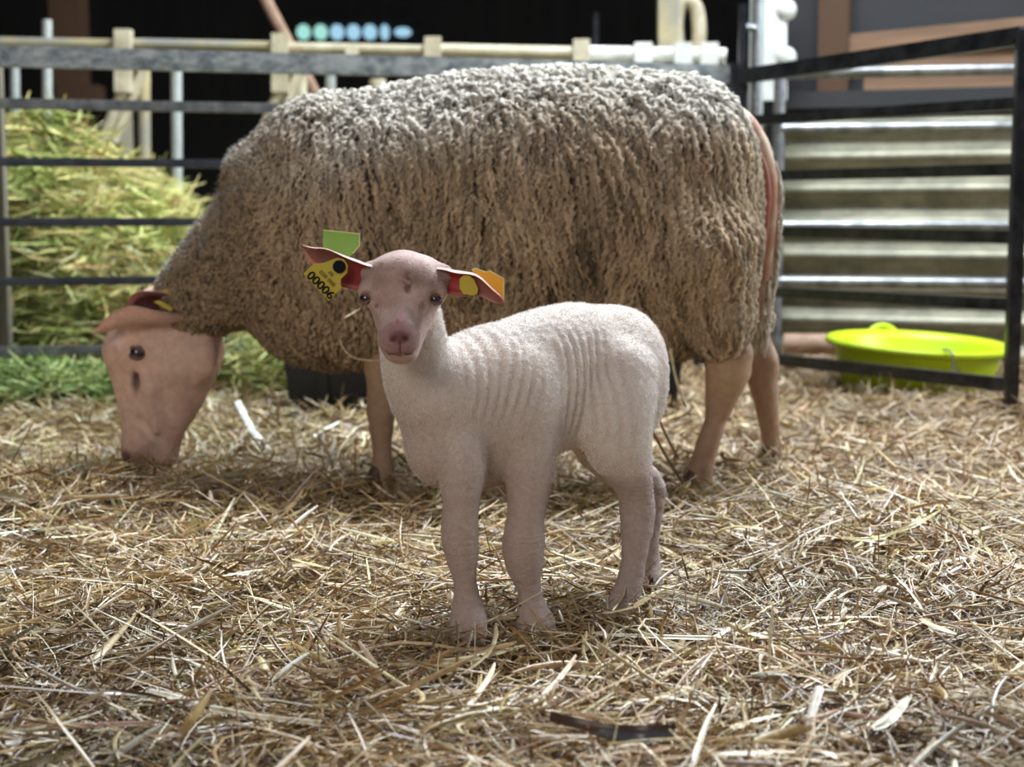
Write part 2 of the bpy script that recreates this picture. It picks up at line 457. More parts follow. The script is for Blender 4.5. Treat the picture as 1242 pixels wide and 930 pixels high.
        for ax in range(3):
            o1, o2 = [(1, 2), (2, 0), (0, 1)][ax]
            sl0 = [slice(1, n[k] - 1) for k in range(3)]; sl0[ax] = slice(0, n[ax] - 1)
            sl1 = list(sl0); sl1[ax] = slice(1, n[ax])
            A = ins[tuple(sl0)]; B = ins[tuple(sl1)]
            for flip, msk in ((False, A & ~B), (True, ~A & B)):
                e = np.array(np.nonzero(msk)).T
                off = np.array([1, 1, 1]); off[ax] = 0; e = e + off
                u = np.zeros(3, int); u[o1] = 1; w_ = np.zeros(3, int); w_[o2] = 1
                q = [e - u - w_, e - w_, e, e - u]
                f = np.stack([idx[r[:, 0], r[:, 1], r[:, 2]] for r in q], -1)
                if flip: f = f[:, ::-1]
                faces.append(f)
        Fa = np.vstack(faces); Fa = Fa[(Fa >= 0).all(1)]
        return V, Fa

def tri_sample(V, Fa, n, wfun=None):
    c = V[Fa].mean(1)
    a = np.linalg.norm(np.cross(V[Fa[:, 2]] - V[Fa[:, 0]], V[Fa[:, 3]] - V[Fa[:, 1]]), axis=1) * .5
    if wfun is not None: a = a * wfun(c)
    pr = a / a.sum(); i = rng.choice(len(Fa), n, p=pr)
    u = rng.random((n, 1)); v = rng.random((n, 1)); q = V[Fa[i]]
    return (q[:, 0] * (1 - u) + q[:, 1] * u) * (1 - v) + (q[:, 3] * (1 - u) + q[:, 2] * u) * v

def swept(C, S_, N_, R1, R2, nside=5):
    """C: n x K x 3 centre lines, S_/N_: n x K x 3 frame, R: n x K -> verts, quads"""
    n, K, _ = C.shape
    th = 2 * np.pi * np.arange(nside) / nside
    V = C[:, :, None, :] + S_[:, :, None, :] * (np.cos(th)[None, None, :, None] * R1[:, :, None, None]) + N_[:, :, None, :] * (np.sin(th)[None, None, :, None] * R2[:, :, None, None])
    V = V.reshape(-1, 3)
    I = np.arange(n * K * nside).reshape(n, K, nside); J = np.roll(I, -1, 2)
    Fa = np.stack([I[:, :-1], J[:, :-1], J[:, 1:], I[:, 1:]], -1).reshape(-1, 4)
    return V, Fa

# ------------------------------------------------------------------ small builders for the animals
def surf(sdf, px, py, y0, y1):
    """first point where the camera ray through a photo pixel meets a sculpted body"""
    ys_ = np.linspace(y0, y1, 900)
    pts = np.array([P(px, py, y) for y in ys_])
    d = sdf.sample(pts); i = np.nonzero(d < 0)[0]
    return pts[i[0]] if len(i) else None
def ear_mesh(name, cl, width, cup, opening, th, m, parent, cin, cout, edge=None, nu=26, nv=15, ruffle=0, twist=None, ctip=None):
    q = resample(np.column_stack([cl, width, cup] + ([twist] if twist is not None else [])), nu)
    C = q[:, :3]; Wd = np.maximum(q[:, 3], .0008); A = np.radians(np.maximum(q[:, 4], 4)); TW = np.radians(q[:, 5]) if twist is not None else np.zeros(nu)
    T = np.gradient(C, axis=0); T /= np.linalg.norm(T, axis=1)[:, None]
    O = np.asarray(opening, float)
    if O.ndim == 1: O = np.repeat(O[None], len(cl), 0)
    O = resample(O, nu); O = O - T * (O * T).sum(1)[:, None]; O /= np.linalg.norm(O, axis=1)[:, None]
    S_ = np.cross(T, O)
    O2 = O * np.cos(TW)[:, None] + S_ * np.sin(TW)[:, None]; S_ = np.cross(T, O2); O = O2
    V = []; Cc = []
    for lay in (0, 1):
        for i in range(nu):
            R = Wd[i] / 2 / max(math.sin(min(A[i], 1.5)), .07) if A[i] < math.pi / 2 else Wd[i] / 2
            for j in range(nv):
                f = -1 + 2 * j / (nv - 1); ph = f * A[i]
                edge_t = th * (1 - .75 * abs(f) ** 3)
                p = C[i] + S_[i] * R * math.sin(ph) + O[i] * R * (1 - math.cos(ph)) + O[i] * ruffle * math.sin(i * .55 + f * 2) * abs(f)
                if lay: p = p - (O[i] * math.cos(ph) - S_[i] * math.sin(ph)) * edge_t
                V.append(p)
                c = np.array(cout if lay else cin)
                if ctip is not None and not lay: m0 = min(1, max(0, (i / (nu - 1) - .22) / .3)); c = c * (1 - m0) + np.array(ctip) * m0
                if abs(f) > .8: c = .55 * c + .45 * np.array(edge or cout)
                Cc.append(c)
    n0 = nu * nv; I = np.arange(n0).reshape(nu, nv)
    q1 = np.stack([I[:-1, :-1], I[:-1, 1:], I[1:, 1:], I[1:, :-1]], -1).reshape(-1, 4)
    F_ = [q1, q1[:, ::-1] + n0]
    for (e, fl) in ((I[:, 0], 1), (I[:, -1], 0)):
        r = np.stack([e[:-1], e[1:], e[1:] + n0, e[:-1] + n0], -1); F_.append(r[:, ::-1] if fl else r)
    for (e, fl) in ((I[0, :], 0), (I[-1, :], 1)):
        r = np.stack([e[:-1], e[1:], e[1:] + n0, e[:-1] + n0], -1); F_.append(r[:, ::-1] if fl else r)
    return mesh_np(name, V, np.vstack(F_), m, parent, np.array(Cc))
def eye(parent, c, r, view, lidr=None, squash=.9, rot=0):
    """eyeball with lids round it, looking along view"""
    c = np.asarray(c, float); vw = np.asarray(view, float); vw /= np.linalg.norm(vw)
    b = MB(); b.ball(c, r, 24, 16); e = b.build('eye', M_eye, parent, angle=180)
    up = np.array([0, 0, 1.0]); s_ = np.cross(vw, up); s_ /= np.linalg.norm(s_); u_ = np.cross(s_, vw)
    ca, sa = math.cos(rot), math.sin(rot); s2 = s_ * ca + u_ * sa; u2 = u_ * ca - s_ * sa
    for nm, sg in (('upper_eyelid', 1), ('lower_eyelid', -1)):
        pts = []
        for k in range(13):
            a_ = math.pi * k / 12
            x_ = math.cos(a_) * r * .98; y_ = sg * math.sin(a_) * r * .66
            z_ = math.sqrt(max(r * r * 1.05 - x_ * x_ - y_ * y_, (r * .2) ** 2))
            pts.append(c + s2 * x_ + u2 * y_ + vw * z_)
        b = MB(); b.tube(pts, [r * (.10 + .12 * math.sin(math.pi * k / 12)) for k in range(13)], n=8); b.build(nm, M_lid, parent, angle=180)
    return e
def plate(name, px, Y, th, m, parent=None, edge=None):
    """flat plastic plate with an outline given in the photo, standing upright at distance Y (or one Y per corner)"""
    Ys = [Y] * len(px) if np.isscalar(Y) else Y
    f = [P(x, y, yy) for (x, y), yy in zip(px, Ys)]; n = len(f)
    nn = np.cross(f[1] - f[0], f[-1] - f[0]); nn /= np.linalg.norm(nn)
    if nn[1] > 0: nn = -nn
    bk = [p - nn * th for p in f]
    b = MB(); b.add(f + bk, [tuple(range(n))[::-1], tuple(range(n, 2 * n))] + [(i, (i + 1) % n, n + (i + 1) % n, n + i) for i in range(n)])
    o = b.build(name, m, parent, smooth=False)
    md = o.modifiers.new('soft', 'BEVEL'); md.width = th * .3; md.segments = 2
    return o
def text_mesh(name, s, c, size, roll, m, parent, width=None):
    cu = bpy.data.curves.new(name, 'FONT'); cu.body = s; cu.size = size; cu.extrude = .00012; cu.align_x = 'CENTER'; cu.align_y = 'CENTER'
    cu.offset = size * .022
    t = bpy.data.objects.new(name + '_src', cu); COL.objects.link(t)
    dg = bpy.context.evaluated_depsgraph_get(); me = bpy.data.meshes.new_from_object(t.evaluated_get(dg))
    bpy.data.objects.remove(t)
    v = np.zeros(len(me.vertices) * 3); me.vertices.foreach_get('co', v); v = v.reshape(-1, 3)
    v[:, :2] -= (v[:, :2].max(0) + v[:, :2].min(0)) / 2
    if width: v[:, 0] *= width / (v[:, 0].max() - v[:, 0].min())
    R = (Matrix.Rotation(roll, 3, 'Y') @ Matrix.Rotation(math.pi / 2, 3, 'X'))
    v = v @ np.array(R).T + c
    me.vertices.foreach_set('co', v.astype(np.float32).ravel()); me.update()
    me.materials.clear(); me.materials.append(m); me.name = name
    return link(bpy.data.objects.new(name, me), parent)

# ------------------------------------------------------------------ the ewe
EY = 3.12
def e(px, py, dy=0): return P(px, py, EY) + np.array([0, dy, 0])
UPY = (0, 1, 0)
W = SDF((-.92, 2.76, -.05), (.60, 3.48, .90), .0065)   # woolly parts
K_ = SDF((-.92, 2.76, -.05), (.60, 3.48, .90), .0065)  # bare skin parts
u = EY / F
W.chain([e(395, 290), e(460, 282), e(560, 270), (e(690, 266)), e(769, 262)],
        [(.165, .245), (.205, .258), (.235, .275), (.245, .284), (.205, .270)], k=.03, n=9)
W.ell(e(840, 205, -.02), (.100, .155, .158), k=.05)
W.ell(e(810, 310, -.10), (.135, .10, .18), k=.05)
W.ell(e(808, 310, .10), (.125, .10, .17), k=.05)
W.chain([e(410, 300), e(350, 300), e(296, 322), e(256, 350), e(232, 372)],
        [(.195, .17), (.155, .145), (.108, .115), (.082, .092), (.068, .074)], k=.05, up=UPY, n=8)
W.ell(e(316, 212), (.058, .070, .050), k=.03)
W.ell(e(372, 368), (.085, .11, .09), k=.05)       # brisket
W.ell(e(395, 180), (.10, .10, .085), k=.05)
NY = 2.965; FY = 3.25
for Yl, pts, rr in ((NY, [(846, 320), (866, 378), (870, 400)], [.110, .060, .046]), (FY, [(862, 320), (895, 368), (906, 388)], [.095, .050, .036])):
    W.chain([P(x, y, Yl) for x, y in pts], rr, k=.04, up=UPY)
# bare legs: hind near, hind far, front near, front far
K_.chain([P(880, 415, NY), P(883, 446, NY), P(876, 480, NY), P(868, 510, NY), P(857, 545, NY), P(850, 570, NY), P(846, 586, NY)],
         [(.044, .032), (.042, .030), (.030, .024), (.020, .018), (.020, .0175), (.023, .02), (.026, .024)], k=.015, up=UPY, n=12)
K_.ell(P(901, 427, NY), (.015, .018, .024), k=.02)
K_.chain([P(916, 405, FY), P(923, 440, FY), P(927, 470, FY), P(932, 505, FY), P(935, 535, FY), P(936, 556, FY)],
         [(.030, .026), (.029, .024), (.028, .022), (.021, .018), (.018, .016), (.023, .02)], k=.015, up=UPY, n=12)
K_.ell(P(934, 440, FY), (.013, .018, .026), k=.02)
FN = 3.03; FF = 3.20
for Yl, dx in ((FN, 0), (FF, 58)):
    K_.chain([P(455 + dx, 370, Yl), P(459 + dx, 420, Yl), P(462 + dx, 470, Yl), P(462 + dx, 500, Yl), P(463 + dx, 540, Yl), P(464 + dx, 566, Yl), P(464 + dx, 580, Yl)],
             [(.045, .040), (.032, .03), (.0255, .024), (.026, .024), (.0175, .017), (.020, .019), (.024, .022)], k=.015, up=UPY, n=13)
# head
hd = [(212, 392, .092, .070), (201, 415, .112, .074), (198, 440, .112, .072), (195, 465, .097, .063), (191, 492, .078, .052), (185, 520, .063, .044), (183, 540, .051, .038), (185, 553, .036, .030)]
K_.chain([e(a, b_) for a, b_, _, _ in hd], [(r1, r2) for _, _, r1, r2 in hd], k=.02, up=UPY)
K_.ell(e(165, 425, -.050), (.032, .026, .030), k=.025)   # brow over the eye
K_.ell(e(165, 425, .050), (.032, .026, .030), k=.025)
K_.ell(e(150, 425), (.036, .05, .040), k=.03)            # forehead
K_.ell(e(238, 428, -.045), (.048, .024, .052), k=.03)     # cheek
K_.ell(e(238, 428, .045), (.048, .024, .052), k=.03)
K_.ell(e(160, 548), (.020, .030, .022), k=.02)           # nose
K_.ell(e(203, 553), (.022, .028, .022), k=.02)           # lower lip
for sg in (-1, 1):
    K_.cap(e(176, 505, sg * .046), e(200, 530, sg * .046), .004, .004, k=.012, sub=True)
    K_.cap(e(172, 520, sg * .042), e(190, 545, sg * .042), .004, .004, k=.012, sub=True)
    K_.cap(e(190, 470, sg * .066), e(196, 520, sg * .052), .006, .004, k=.016)
    K_.ell(e(175, 459, sg * .064), (.0045, .016, .019), k=.008, sub=True)     # gland pit below the eye
    K_.ell(e(156, 553, sg * .034), (.007, .016, .013), k=.007, sub=True)     # nostril
    K_.cap(e(166, 572, sg * .032), e(199, 540, sg * .042), (.004, .010), (.003, .010), k=.006, sub=True)  # mouth
    K_.cap(e(212, 505, sg * .052), e(205, 440, sg * .078), (.006, .006), k=.01, sub=True)               # fold in front of the cheek
B_ = SDF(W.lo, W.lo + (W.n - 1) * W.v, W.v); B_.n = W.n
hh = np.clip(.5 + .5 * (W.D - K_.D) / .012, 0, 1); B_.D = W.D + (K_.D - W.D) * hh - .012 * hh * (1 - hh)
V, Fa = B_.mesh(); nrm = B_.grad(V)
dW = W.sample(V); dK = K_.sample(V); wool = sstep(-.004, .004, dK - dW)
V = V + nrm * ((.0020 * noise(V, 60, 2) + .0012 * noise(V, 130, 3)) * (.35 + .65 * wool) + .0022 * noise(V, 24, 6) * (1 - wool))[:, None]
ppx = CX + F * V[:, 0] / V[:, 1]; ppz = V[:, 2]
skin = np.array([.82, .57, .47]) * np.ones((len(V), 3))
head_m = sstep(.02, .0, V[:, 0] - e(285, 400)[0])
legc = np.array([.40, .265, .18])
skin = skin * head_m[:, None] + legc * (1 - head_m[:, None])
nn = noise(V, 18, 11)[:, None]; skin = skin * (1 + .10 * nn)
muz = sstep(.085, .02, np.linalg.norm((V - e(165, 560)) * [1, .6, 1], axis=1)) * head_m
skin = skin * (1 - .45 * muz[:, None]) + np.array([.30, .12, .10]) * .45 * muz[:, None]
glp = sstep(.017, .006, np.linalg.norm((V - e(173, 459)) * [1.35, 0, .5], axis=1)) * head_m
skin = skin * (1 - .75 * glp[:, None]) + np.array([.10, .05, .04]) * .75 * glp[:, None]
nsp = sstep(.016, .006, np.linalg.norm((V - e(156, 553)) * [1, 0, .7], axis=1)) * head_m
skin = skin * (1 - .7 * nsp[:, None]) + np.array([.10, .04, .035]) * .7 * nsp[:, None]
vein = np.clip(noise(V * [1.6, 1, .8], 26, 13), 0, 1)[:, None] * head_m[:, None]; skin = skin * (1 - .22 * vein)
pale = sstep(.12, .02, np.linalg.norm((V - e(235, 400, -.08)) * [1, .6, 1], axis=1)) * head_m
skin = skin * (1 - .4 * pale[:, None]) + np.array([.60, .45, .36]) * .4 * pale[:, None]
hockm = sstep(.07, .0, np.abs(V[:, 2] - .20)) * (1 - head_m) * (V[:, 1] < 3.1)
skin = skin * (1 - .4 * hockm[:, None]) + np.array([.50, .35, .20]) * .4 * hockm[:, None]
colr = skin * (1 - wool[:, None]) + np.array([.20, .145, .095]) * wool[:, None]
ewe = empty('ewe', (.05, EY, 0), 'big woolly brown-fleeced ewe grazing with its bare pink head down, behind the white lamb', 'sheep')
mesh_np('body', V, Fa, M_ewe, ewe, colr)

# fleece of hanging, crimped locks
def fleece_w(c):
    d = K_.sample(c) - W.sample(c)
    wgt = sstep(-.004, .006, d)
    wgt = wgt * np.where(c[:, 1] > EY + .04, .40, 1.0)
    neck = sstep(e(400, 0)[0], e(300, 0)[0], c[:, 0])
    return wgt * (1 + 1.6 * neck)
n_l = 13000
P0 = tri_sample(V, Fa, n_l, fleece_w); N0 = W.grad(P0)
neck = sstep(e(400, 0)[0], e(290, 0)[0], P0[:, 0]); rear = sstep(e(700, 0)[0], e(880, 0)[0], P0[:, 0]); top = sstep(.55, .92, N0[:, 2])
LL = (.058 + .055 * rng.random(n_l)) * (1 - .62 * neck) * (1 - .45 * top) * (1 + .20 * rear)
Kk = 21
C = np.zeros((n_l, Kk, 3)); NN = np.zeros_like(C); SS = np.zeros_like(C)
p = P0.copy(); hbase = -.001 + .013 * rng.random(n_l) * (1 - .4 * np.clip(neck, 0, 1)); jit = rng.normal(0, 1, (n_l, 3)) * (.13 + .9 * top + .55 * neck)[:, None]
flow = np.stack([noise(P0, 9, 21), noise(P0, 9, 22), noise(P0, 9, 23)], -1) * (.38 + .4 * neck)[:, None]
for k in range(Kk):
    g = W.grad(p); t = k / (Kk - 1)
    d = np.array([.10, 0, -1.0]) + jit + flow
    d = d - g * (d * g).sum(1)[:, None]; d /= np.linalg.norm(d, axis=1)[:, None] + 1e-6
    C[:, k] = p; NN[:, k] = g; SS[:, k] = np.cross(d, g)
    p = p + d * (LL / Kk)[:, None]
    g = W.grad(p); tgt = hbase + .010 * math.sin(math.pi * min(t * 1.1, 1) * .75) * (1 - .4 * neck)
    p = p + g * (tgt - W.sample(p))[:, None] * .8
lam = (.016 + .011 * rng.random(n_l)); phs = rng.random(n_l) * 6.28; amp = (.0016 + .0030 * rng.random(n_l)) * (1 + .2 * neck)
tt = np.linspace(0, 1, Kk)[None, :]
ang = 2 * np.pi * tt * (LL / lam)[:, None] + phs[:, None] + 2.2 * noise(np.repeat(P0, Kk, 0) + np.tile(tt[0], n_l)[:, None], 26, 31).reshape(n_l, Kk)
env = (amp[:, None] * (.3 + .7 * np.sin(np.pi * np.clip(tt * .9 + .05, 0, 1))))
C = C + SS * (np.sin(ang) * env)[..., None] + NN * (np.cos(ang) * env * .7)[..., None]
rad = (.0034 + .0036 * rng.random(n_l))[:, None] * (1 - .18 * neck[:, None]) * (.55 + .45 * np.sin(np.pi * np.clip(tt + .12, 0, 1))) * (1 - .55 * tt ** 3)
rad = rad * (1 + .16 * np.sin(ang * 1.9))
rad[:, 0] *= .5; rad[:, -1] *= .25
LV, LF = swept(C, SS, NN, rad * 1.12, rad * .85, 5)
base = np.array([.56, .42, .285]); brown = np.array([.36, .265, .175]); pale_lit_wool = np.array([.88, .85, .78]); cream = np.array([.72, .63, .49])
big = noise(P0, 5.5, 41)[:, None]; 
lc = base * (1 + .16 * rng.normal(0, 1, (n_l, 1))) * (1 + .16 * big)
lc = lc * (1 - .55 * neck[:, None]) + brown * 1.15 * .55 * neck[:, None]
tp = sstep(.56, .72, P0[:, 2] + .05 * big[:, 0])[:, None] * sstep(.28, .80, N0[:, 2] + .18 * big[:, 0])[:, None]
lc = lc * (1 - .92 * tp) + pale_lit_wool * .92 * tp  # paler wool on the back, partly rim light put into the colour
rr_ = sstep(e(850, 0)[0], e(925, 0)[0], P0[:, 0])[:, None]; lc = lc * (1 - .6 * rr_) + cream * .6 * rr_
stain = np.exp(-(((P0 - e(705, 290)) * [20, 0, 9.0]) ** 2).sum(1))[:, None] * (P0[:, 1:2] < EY); lc = lc * (1 - .55 * stain)
dark_ = (rng.random((n_l, 1)) < .12); lc = np.where(dark_, lc * .6, lc)
lc = np.clip(lc, .03, .9)
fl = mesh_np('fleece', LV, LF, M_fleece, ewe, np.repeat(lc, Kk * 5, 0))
# loose frizz standing off the fleece, thickest along the back
n_h = 22000
Ph = tri_sample(V, Fa, n_h, lambda c: fleece_w(c) * (.4 + 1.6 * (B_.grad(c)[:, 2] > .3))); Nh = W.grad(Ph)
hc = np.zeros((n_h, 5, 3)); p = Ph + Nh * .008; dirn = Nh * .7 + rng.normal(0, .6, (n_h, 3)) + np.array([0, 0, -.25])
for k in range(5):
    hc[:, k] = p; dd_ = dirn + rng.normal(0, .7, (n_h, 3)); dd_ /= np.linalg.norm(dd_, axis=1)[:, None]; p = p + dd_ * .0048
gh = np.cross(Nh, rng.normal(0, 1, (n_h, 3))); gh /= np.linalg.norm(gh, axis=1)[:, None]
HN = np.repeat(Nh[:, None], 5, 1); HS = np.repeat(gh[:, None], 5, 1)
HV, HF = swept(hc, HS, HN, np.full((n_h, 5), .00030), np.full((n_h, 5), .00030), 3)
hcol = np.where((Nh[:, 2] > .3)[:, None], pale_lit_wool, cream) * (1 + .1 * rng.normal(0, 1, (n_h, 1)))  # upward-facing frizz takes the same tone, pale wool with painted rim light
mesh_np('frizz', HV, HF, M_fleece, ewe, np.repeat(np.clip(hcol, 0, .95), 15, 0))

s = surf(K_, 166, 428, 2.8, 3.2)
eye(ewe, s + np.array([0, .0085, 0]), .0165, (-.15, -1, .05), rot=.25)
eye(ewe, np.array([s[0], 2 * EY - s[1] - .0085, s[2]]), .0165, (-.15, 1, .05), rot=-.25)
earc = np.array([[*e(220, 380, -.060)], [*e(200, 381, -.085)], [*e(178, 387, -.100)], [*e(154, 392, -.105)], [*e(128, 398, -.103)]])
ew_ear = ear_mesh('ear', earc, [.044, .062, .070, .056, .004], [125, 118, 98, 62, 8], [(.45, -.75, .62), (.30, -.66, .75), (0, -.10, 1), (-.1, .25, 1), (-.1, .2, 1)], .005, M_ear, ewe,
         (.10, .03, .025), (.70, .52, .45), (.64, .48, .41))
eb = earc.copy(); eb[:, 1] = 2 * EY - eb[:, 1]; eb[:, 2] -= .02
ear_mesh('ear', eb, [.036, .058, .062, .045, .004], [115, 100, 60, 30, 8], (.1, .6, .7), .004, M_ear, ewe, (.16, .055, .04), (.56, .36, .29), (.60, .42, .34))
et = plate('ear_tag', [(186, 366), (193, 364), (210, 374), (207, 378)], EY - .110, .0015, M_tagY, ewe); et['label'] = 'small yellow tag inside the ear'
et = plate('ear_tag', [(196, 352), (202, 351), (232, 370), (228, 373)], EY - .085, .0015, M_tagY, ewe); et['label'] = 'yellow strap of the tag behind the ear'
# tail: long flat tail, bare and pink along its hollow
tl = [(888, 128, .014), (908, 148, .024), (926, 180, .025), (938, 225, .021), (937, 275, .019), (932, 325, .018), (925, 370, .017), (921, 400, .012)]
b = MB(); b.tube([P(x - 4, y, EY - .02) for x, y, _ in tl], [r * .8 for *_, r in tl], n=14, r2=[r * 1.3 for *_, r in tl], up=(0, 1, 0), sub=26)
tv = np.array(b.v); tcol = np.where(noise(tv, 30, 4)[:, None] > -.1, np.array([.52, .30, .22]), np.array([.62, .46, .34]))
tail = mesh_np('tail', tv, b.f, M_ewe, ewe, tcol)
b = MB(); b.tube([P(x - 3, y, EY - .055) for x, y in ((924, 182), (930, 205), (933, 235), (931, 275), (926, 318), (921, 352))], [.002, .007, .009, .007, .005, .001], n=10, r2=[.002, .004, .005, .004, .003, .001], up=(0, 1, 0), sub=24)
tf = b.build('tail_skin_fold', mat('red_bare_skin', (.40, .13, .09), .5, var=(.28, .09, .06), vscale=60, sss=.2), tail); tf['label'] = 'bare reddish fold along the tail'
# wool along the tail and the tuft under it
nt_ = 520; ti = rng.random(nt_); q = resample([P(x, y, EY - .02) for x, y, _ in tl], 200)[(ti * 199).astype(int)]
th_ = rng.random(nt_) * 6.28; nv_ = np.column_stack([np.cos(th_), np.sin(th_), np.zeros(nt_)])
keep = ~((nv_[:, 1] < -.2) & (nv_[:, 0] < .75) & (ti < .75)); q = q[keep]; th_ = th_[keep]; nv_ = nv_[keep]; ti = ti[keep]; nt_ = len(q)
C = np.zeros((nt_, 9, 3)); ln = (.018 + .03 * ti + .01 * rng.random(nt_))
for k in range(9):
    t = k / 8; C[:, k] = q + nv_ * (.016 + .004 * math.sin(t * 3)) * np.array([.9, 1.3, 1]) + np.array([-.05, 0, -1]) * (ln * t)[:, None] + .0015 * np.sin(t * 9 + th_ * 3)[:, None] * np.array([1, .5, 0])
TS = np.repeat(np.column_stack([-nv_[:, 1], nv_[:, 0], nv_[:, 2]])[:, None], 9, 1); TN = np.repeat(nv_[:, None], 9, 1)
rd = np.linspace(1, .25, 9)[None] * (.0028 + .0012 * rng.random((nt_, 1)))
TV, TF = swept(C, TS, TN, rd, rd, 5)
mesh_np('tail_wool', TV, TF, M_fleece, tail, np.repeat(np.clip(np.array([.70, .62, .52]) * (1 + .1 * rng.normal(0, 1, (nt_, 1))), 0, .9), 45, 0))
for Yl, fx, fy in ((NY, 845, 588), (FY, 936, 558), (FN, 463, 582), (FF, 520, 582)):
    for sg in (-1, 1):
        b = MB(); c0 = P(fx - 4, fy - 3, Yl) + np.array([0, sg * .011, 0])
        b.tube([c0 + (.006, 0, .022), c0 + (0, 0, .004), c0 + (-.008, 0, -.016)], [.017, .021, .019], n=12, r2=[.011, .012, .011], up=(0, 1, 0), sub=7)
        b.build('hoof', M_hoof, ewe)

# long ropes of wool lying over the side
def rope(pts, r, colr, n=60, dy0=2.72, lift=.010):
    q = []
    for (x, y) in resample(np.array(pts, float), n):
        s_ = surf(W, x, y, 2.74, 3.2)
        q.append(s_ if s_ is not None else (q[-1] if q else P(x, y, 2.95)))
    q = np.array(q); q[:, 1] -= lift + .002
    k_ = np.arange(n); q[:, 0] += .0012 * np.sin(k_ * .9); q[:, 2] += .0012 * np.cos(k_ * .9 + 1)
    for _ in range(3): q[1:-1] = .5 * q[1:-1] + .25 * (q[:-2] + q[2:])
    b = MB(); b.tube(q, r * (1 + .25 * np.sin(k_ * .7)) * np.where((k_ < 3) | (k_ > n - 4), .5, 1), n=7)
    return mesh_np('wool_rope', np.array(b.v), b.f, M_fleece, ewe, np.tile(colr, (len(b.v), 1)))
rope([(300, 237), (335, 240), (365, 252), (398, 272)], .0042, (.62, .50, .37))
rope([(570, 236), (600, 265), (630, 315), (655, 355)], .0050, (.66, .56, .43))
rope([(700, 285), (728, 330), (745, 372), (760, 410)], .0040, (.52, .42, .31))
rope([(735, 235), (765, 300), (790, 370), (796, 420)], .0036, (.56, .46, .34))
rope([(590, 205), (610, 225), (612, 250)], .0032, (.68, .58, .44))

# ------------------------------------------------------------------ the lamb
LB = SDF((-.30, 1.66, -.02), (.30, 2.28, .52), .0024)
fdir = np.array([-.82, -.5724, 0]); ldir = np.array([.5724, -.82, 0]); Hh = np.array([.1253, 2.05, 0])
def lm(s_, z, l=0): return Hh + fdir * s_ + ldir * l + np.array([0, 0, z])
LB.chain([lm(-.008, .318), lm(.022, .310), lm(.06, .309), (lm(.11, .303)), lm(.16, .284), lm(.205, .268), lm(.235, .264)],
         [(.058, .072), (.070, .088), (.078, .092), (.080, .090), (.078, .094), (.070, .090), (.056, .078)], k=.02, n=10)
LB.ell(lm(-.022, .335, .012), (.050, .050, .056), k=.03)
LB.ell(lm(-.008, .290, .042), (.048, .042, .072), k=.03)
LB.ell(lm(-.004, .300, -.040), (.042, .040, .060), k=.03)
LB.ell(lm(.175, .275, .048), (.042, .036, .068), k=.03)      # shoulder
LB.ell(lm(.175, .275, -.048), (.042, .036, .068), k=.03)
LB.ell(lm(.262, .232, 0), (.040, .040, .048), k=.025)
LB.ell(lm(.225, .212, .0), (.048, .044, .034), k=.02)         # brisket
LB.chain([P(582, 478, 1.935), P(540, 478, 1.90), P(512, 452, 1.878), P(502, 420, 1.858), P(498, 380, 1.840)],
         [.078, .064, .0440, .0365, .035], k=.03, n=9)
# head
LB.ell(P(491, 350, 1.800), (.0445, .047, .0395), k=.012)
LB.ell(P(490, 333, 1.795), (.037, .036, .026), k=.015)
LB.cap(P(488, 366, 1.783), P(484, 410, 1.747), (.030, .026), (.021, .020), k=.018, up=(0, -.8, .5))
LB.cap(P(489, 385, 1.80), P(487, 422, 1.768), (.034, .022), (.022, .017), k=.015, up=(0, -.8, .5))
LB.ell(P(484, 412, 1.744), (.0205, .020, .0165), k=.012)
LB.ell(P(486, 430, 1.755), (.0165, .017, .0085), k=.007)      # chin
LB.ell(P(447, 353, 1.790), (.012, .016, .013), k=.014)
LB.ell(P(527, 353, 1.792), (.0135, .016, .013), k=.014)
LB.ell(P(488, 397, 1.742), (.0085, .010, .020), k=.012)
# ear roots
LB.cap(P(468, 330, 1.805), P(449, 329, 1.806), (.013, .012), (.011, .012), k=.012)
LB.cap(P(515, 330, 1.805), P(538, 333, 1.806), (.013, .012), (.011, .012), k=.012)
# carve nostrils, mouth, tear pits, eye hollows
for (x, y, rx, rz) in ((476.5, 412, .0050, .0034), (493.0, 411, .0050, .0034)):
    s_ = surf(LB, x, y, 1.68, 1.80)
    if s_ is not None: LB.ell(s_, (rx, .006, rz), k=.004, sub=True)
for (x0, y0, x1, y1) in ((485, 415, 485, 428),):
    a_, b_ = surf(LB, x0, y0, 1.68, 1.80), surf(LB, x1, y1, 1.68, 1.80)
    LB.cap(a_, b_, .0014, .0014, k=.003, sub=True)
mp_ = [surf(LB, x, y, 1.68, 1.82) for x, y in ((464, 425), (472, 429), (485, 430), (498, 429), (506, 424))]
for a_, b_ in zip(mp_[:-1], mp_[1:]):
    if a_ is not None and b_ is not None: LB.cap(a_, b_, .0018, .0018, k=.003, sub=True)
for (x, y, r_) in ((457, 371, .0045), (514, 373, .0045)):
    s_ = surf(LB, x, y, 1.68, 1.82); LB.ell(s_, (r_, .005, r_ * 1.2), k=.006, sub=True)
for (x, y) in ((442.5, 362), (529, 363)):
    s_ = surf(LB, x, y, 1.68, 1.86)
    if s_ is not None: LB.ell(s_ + np.array([0, -.002, 0]), (.0085, .010, .0085), k=.006, sub=True)
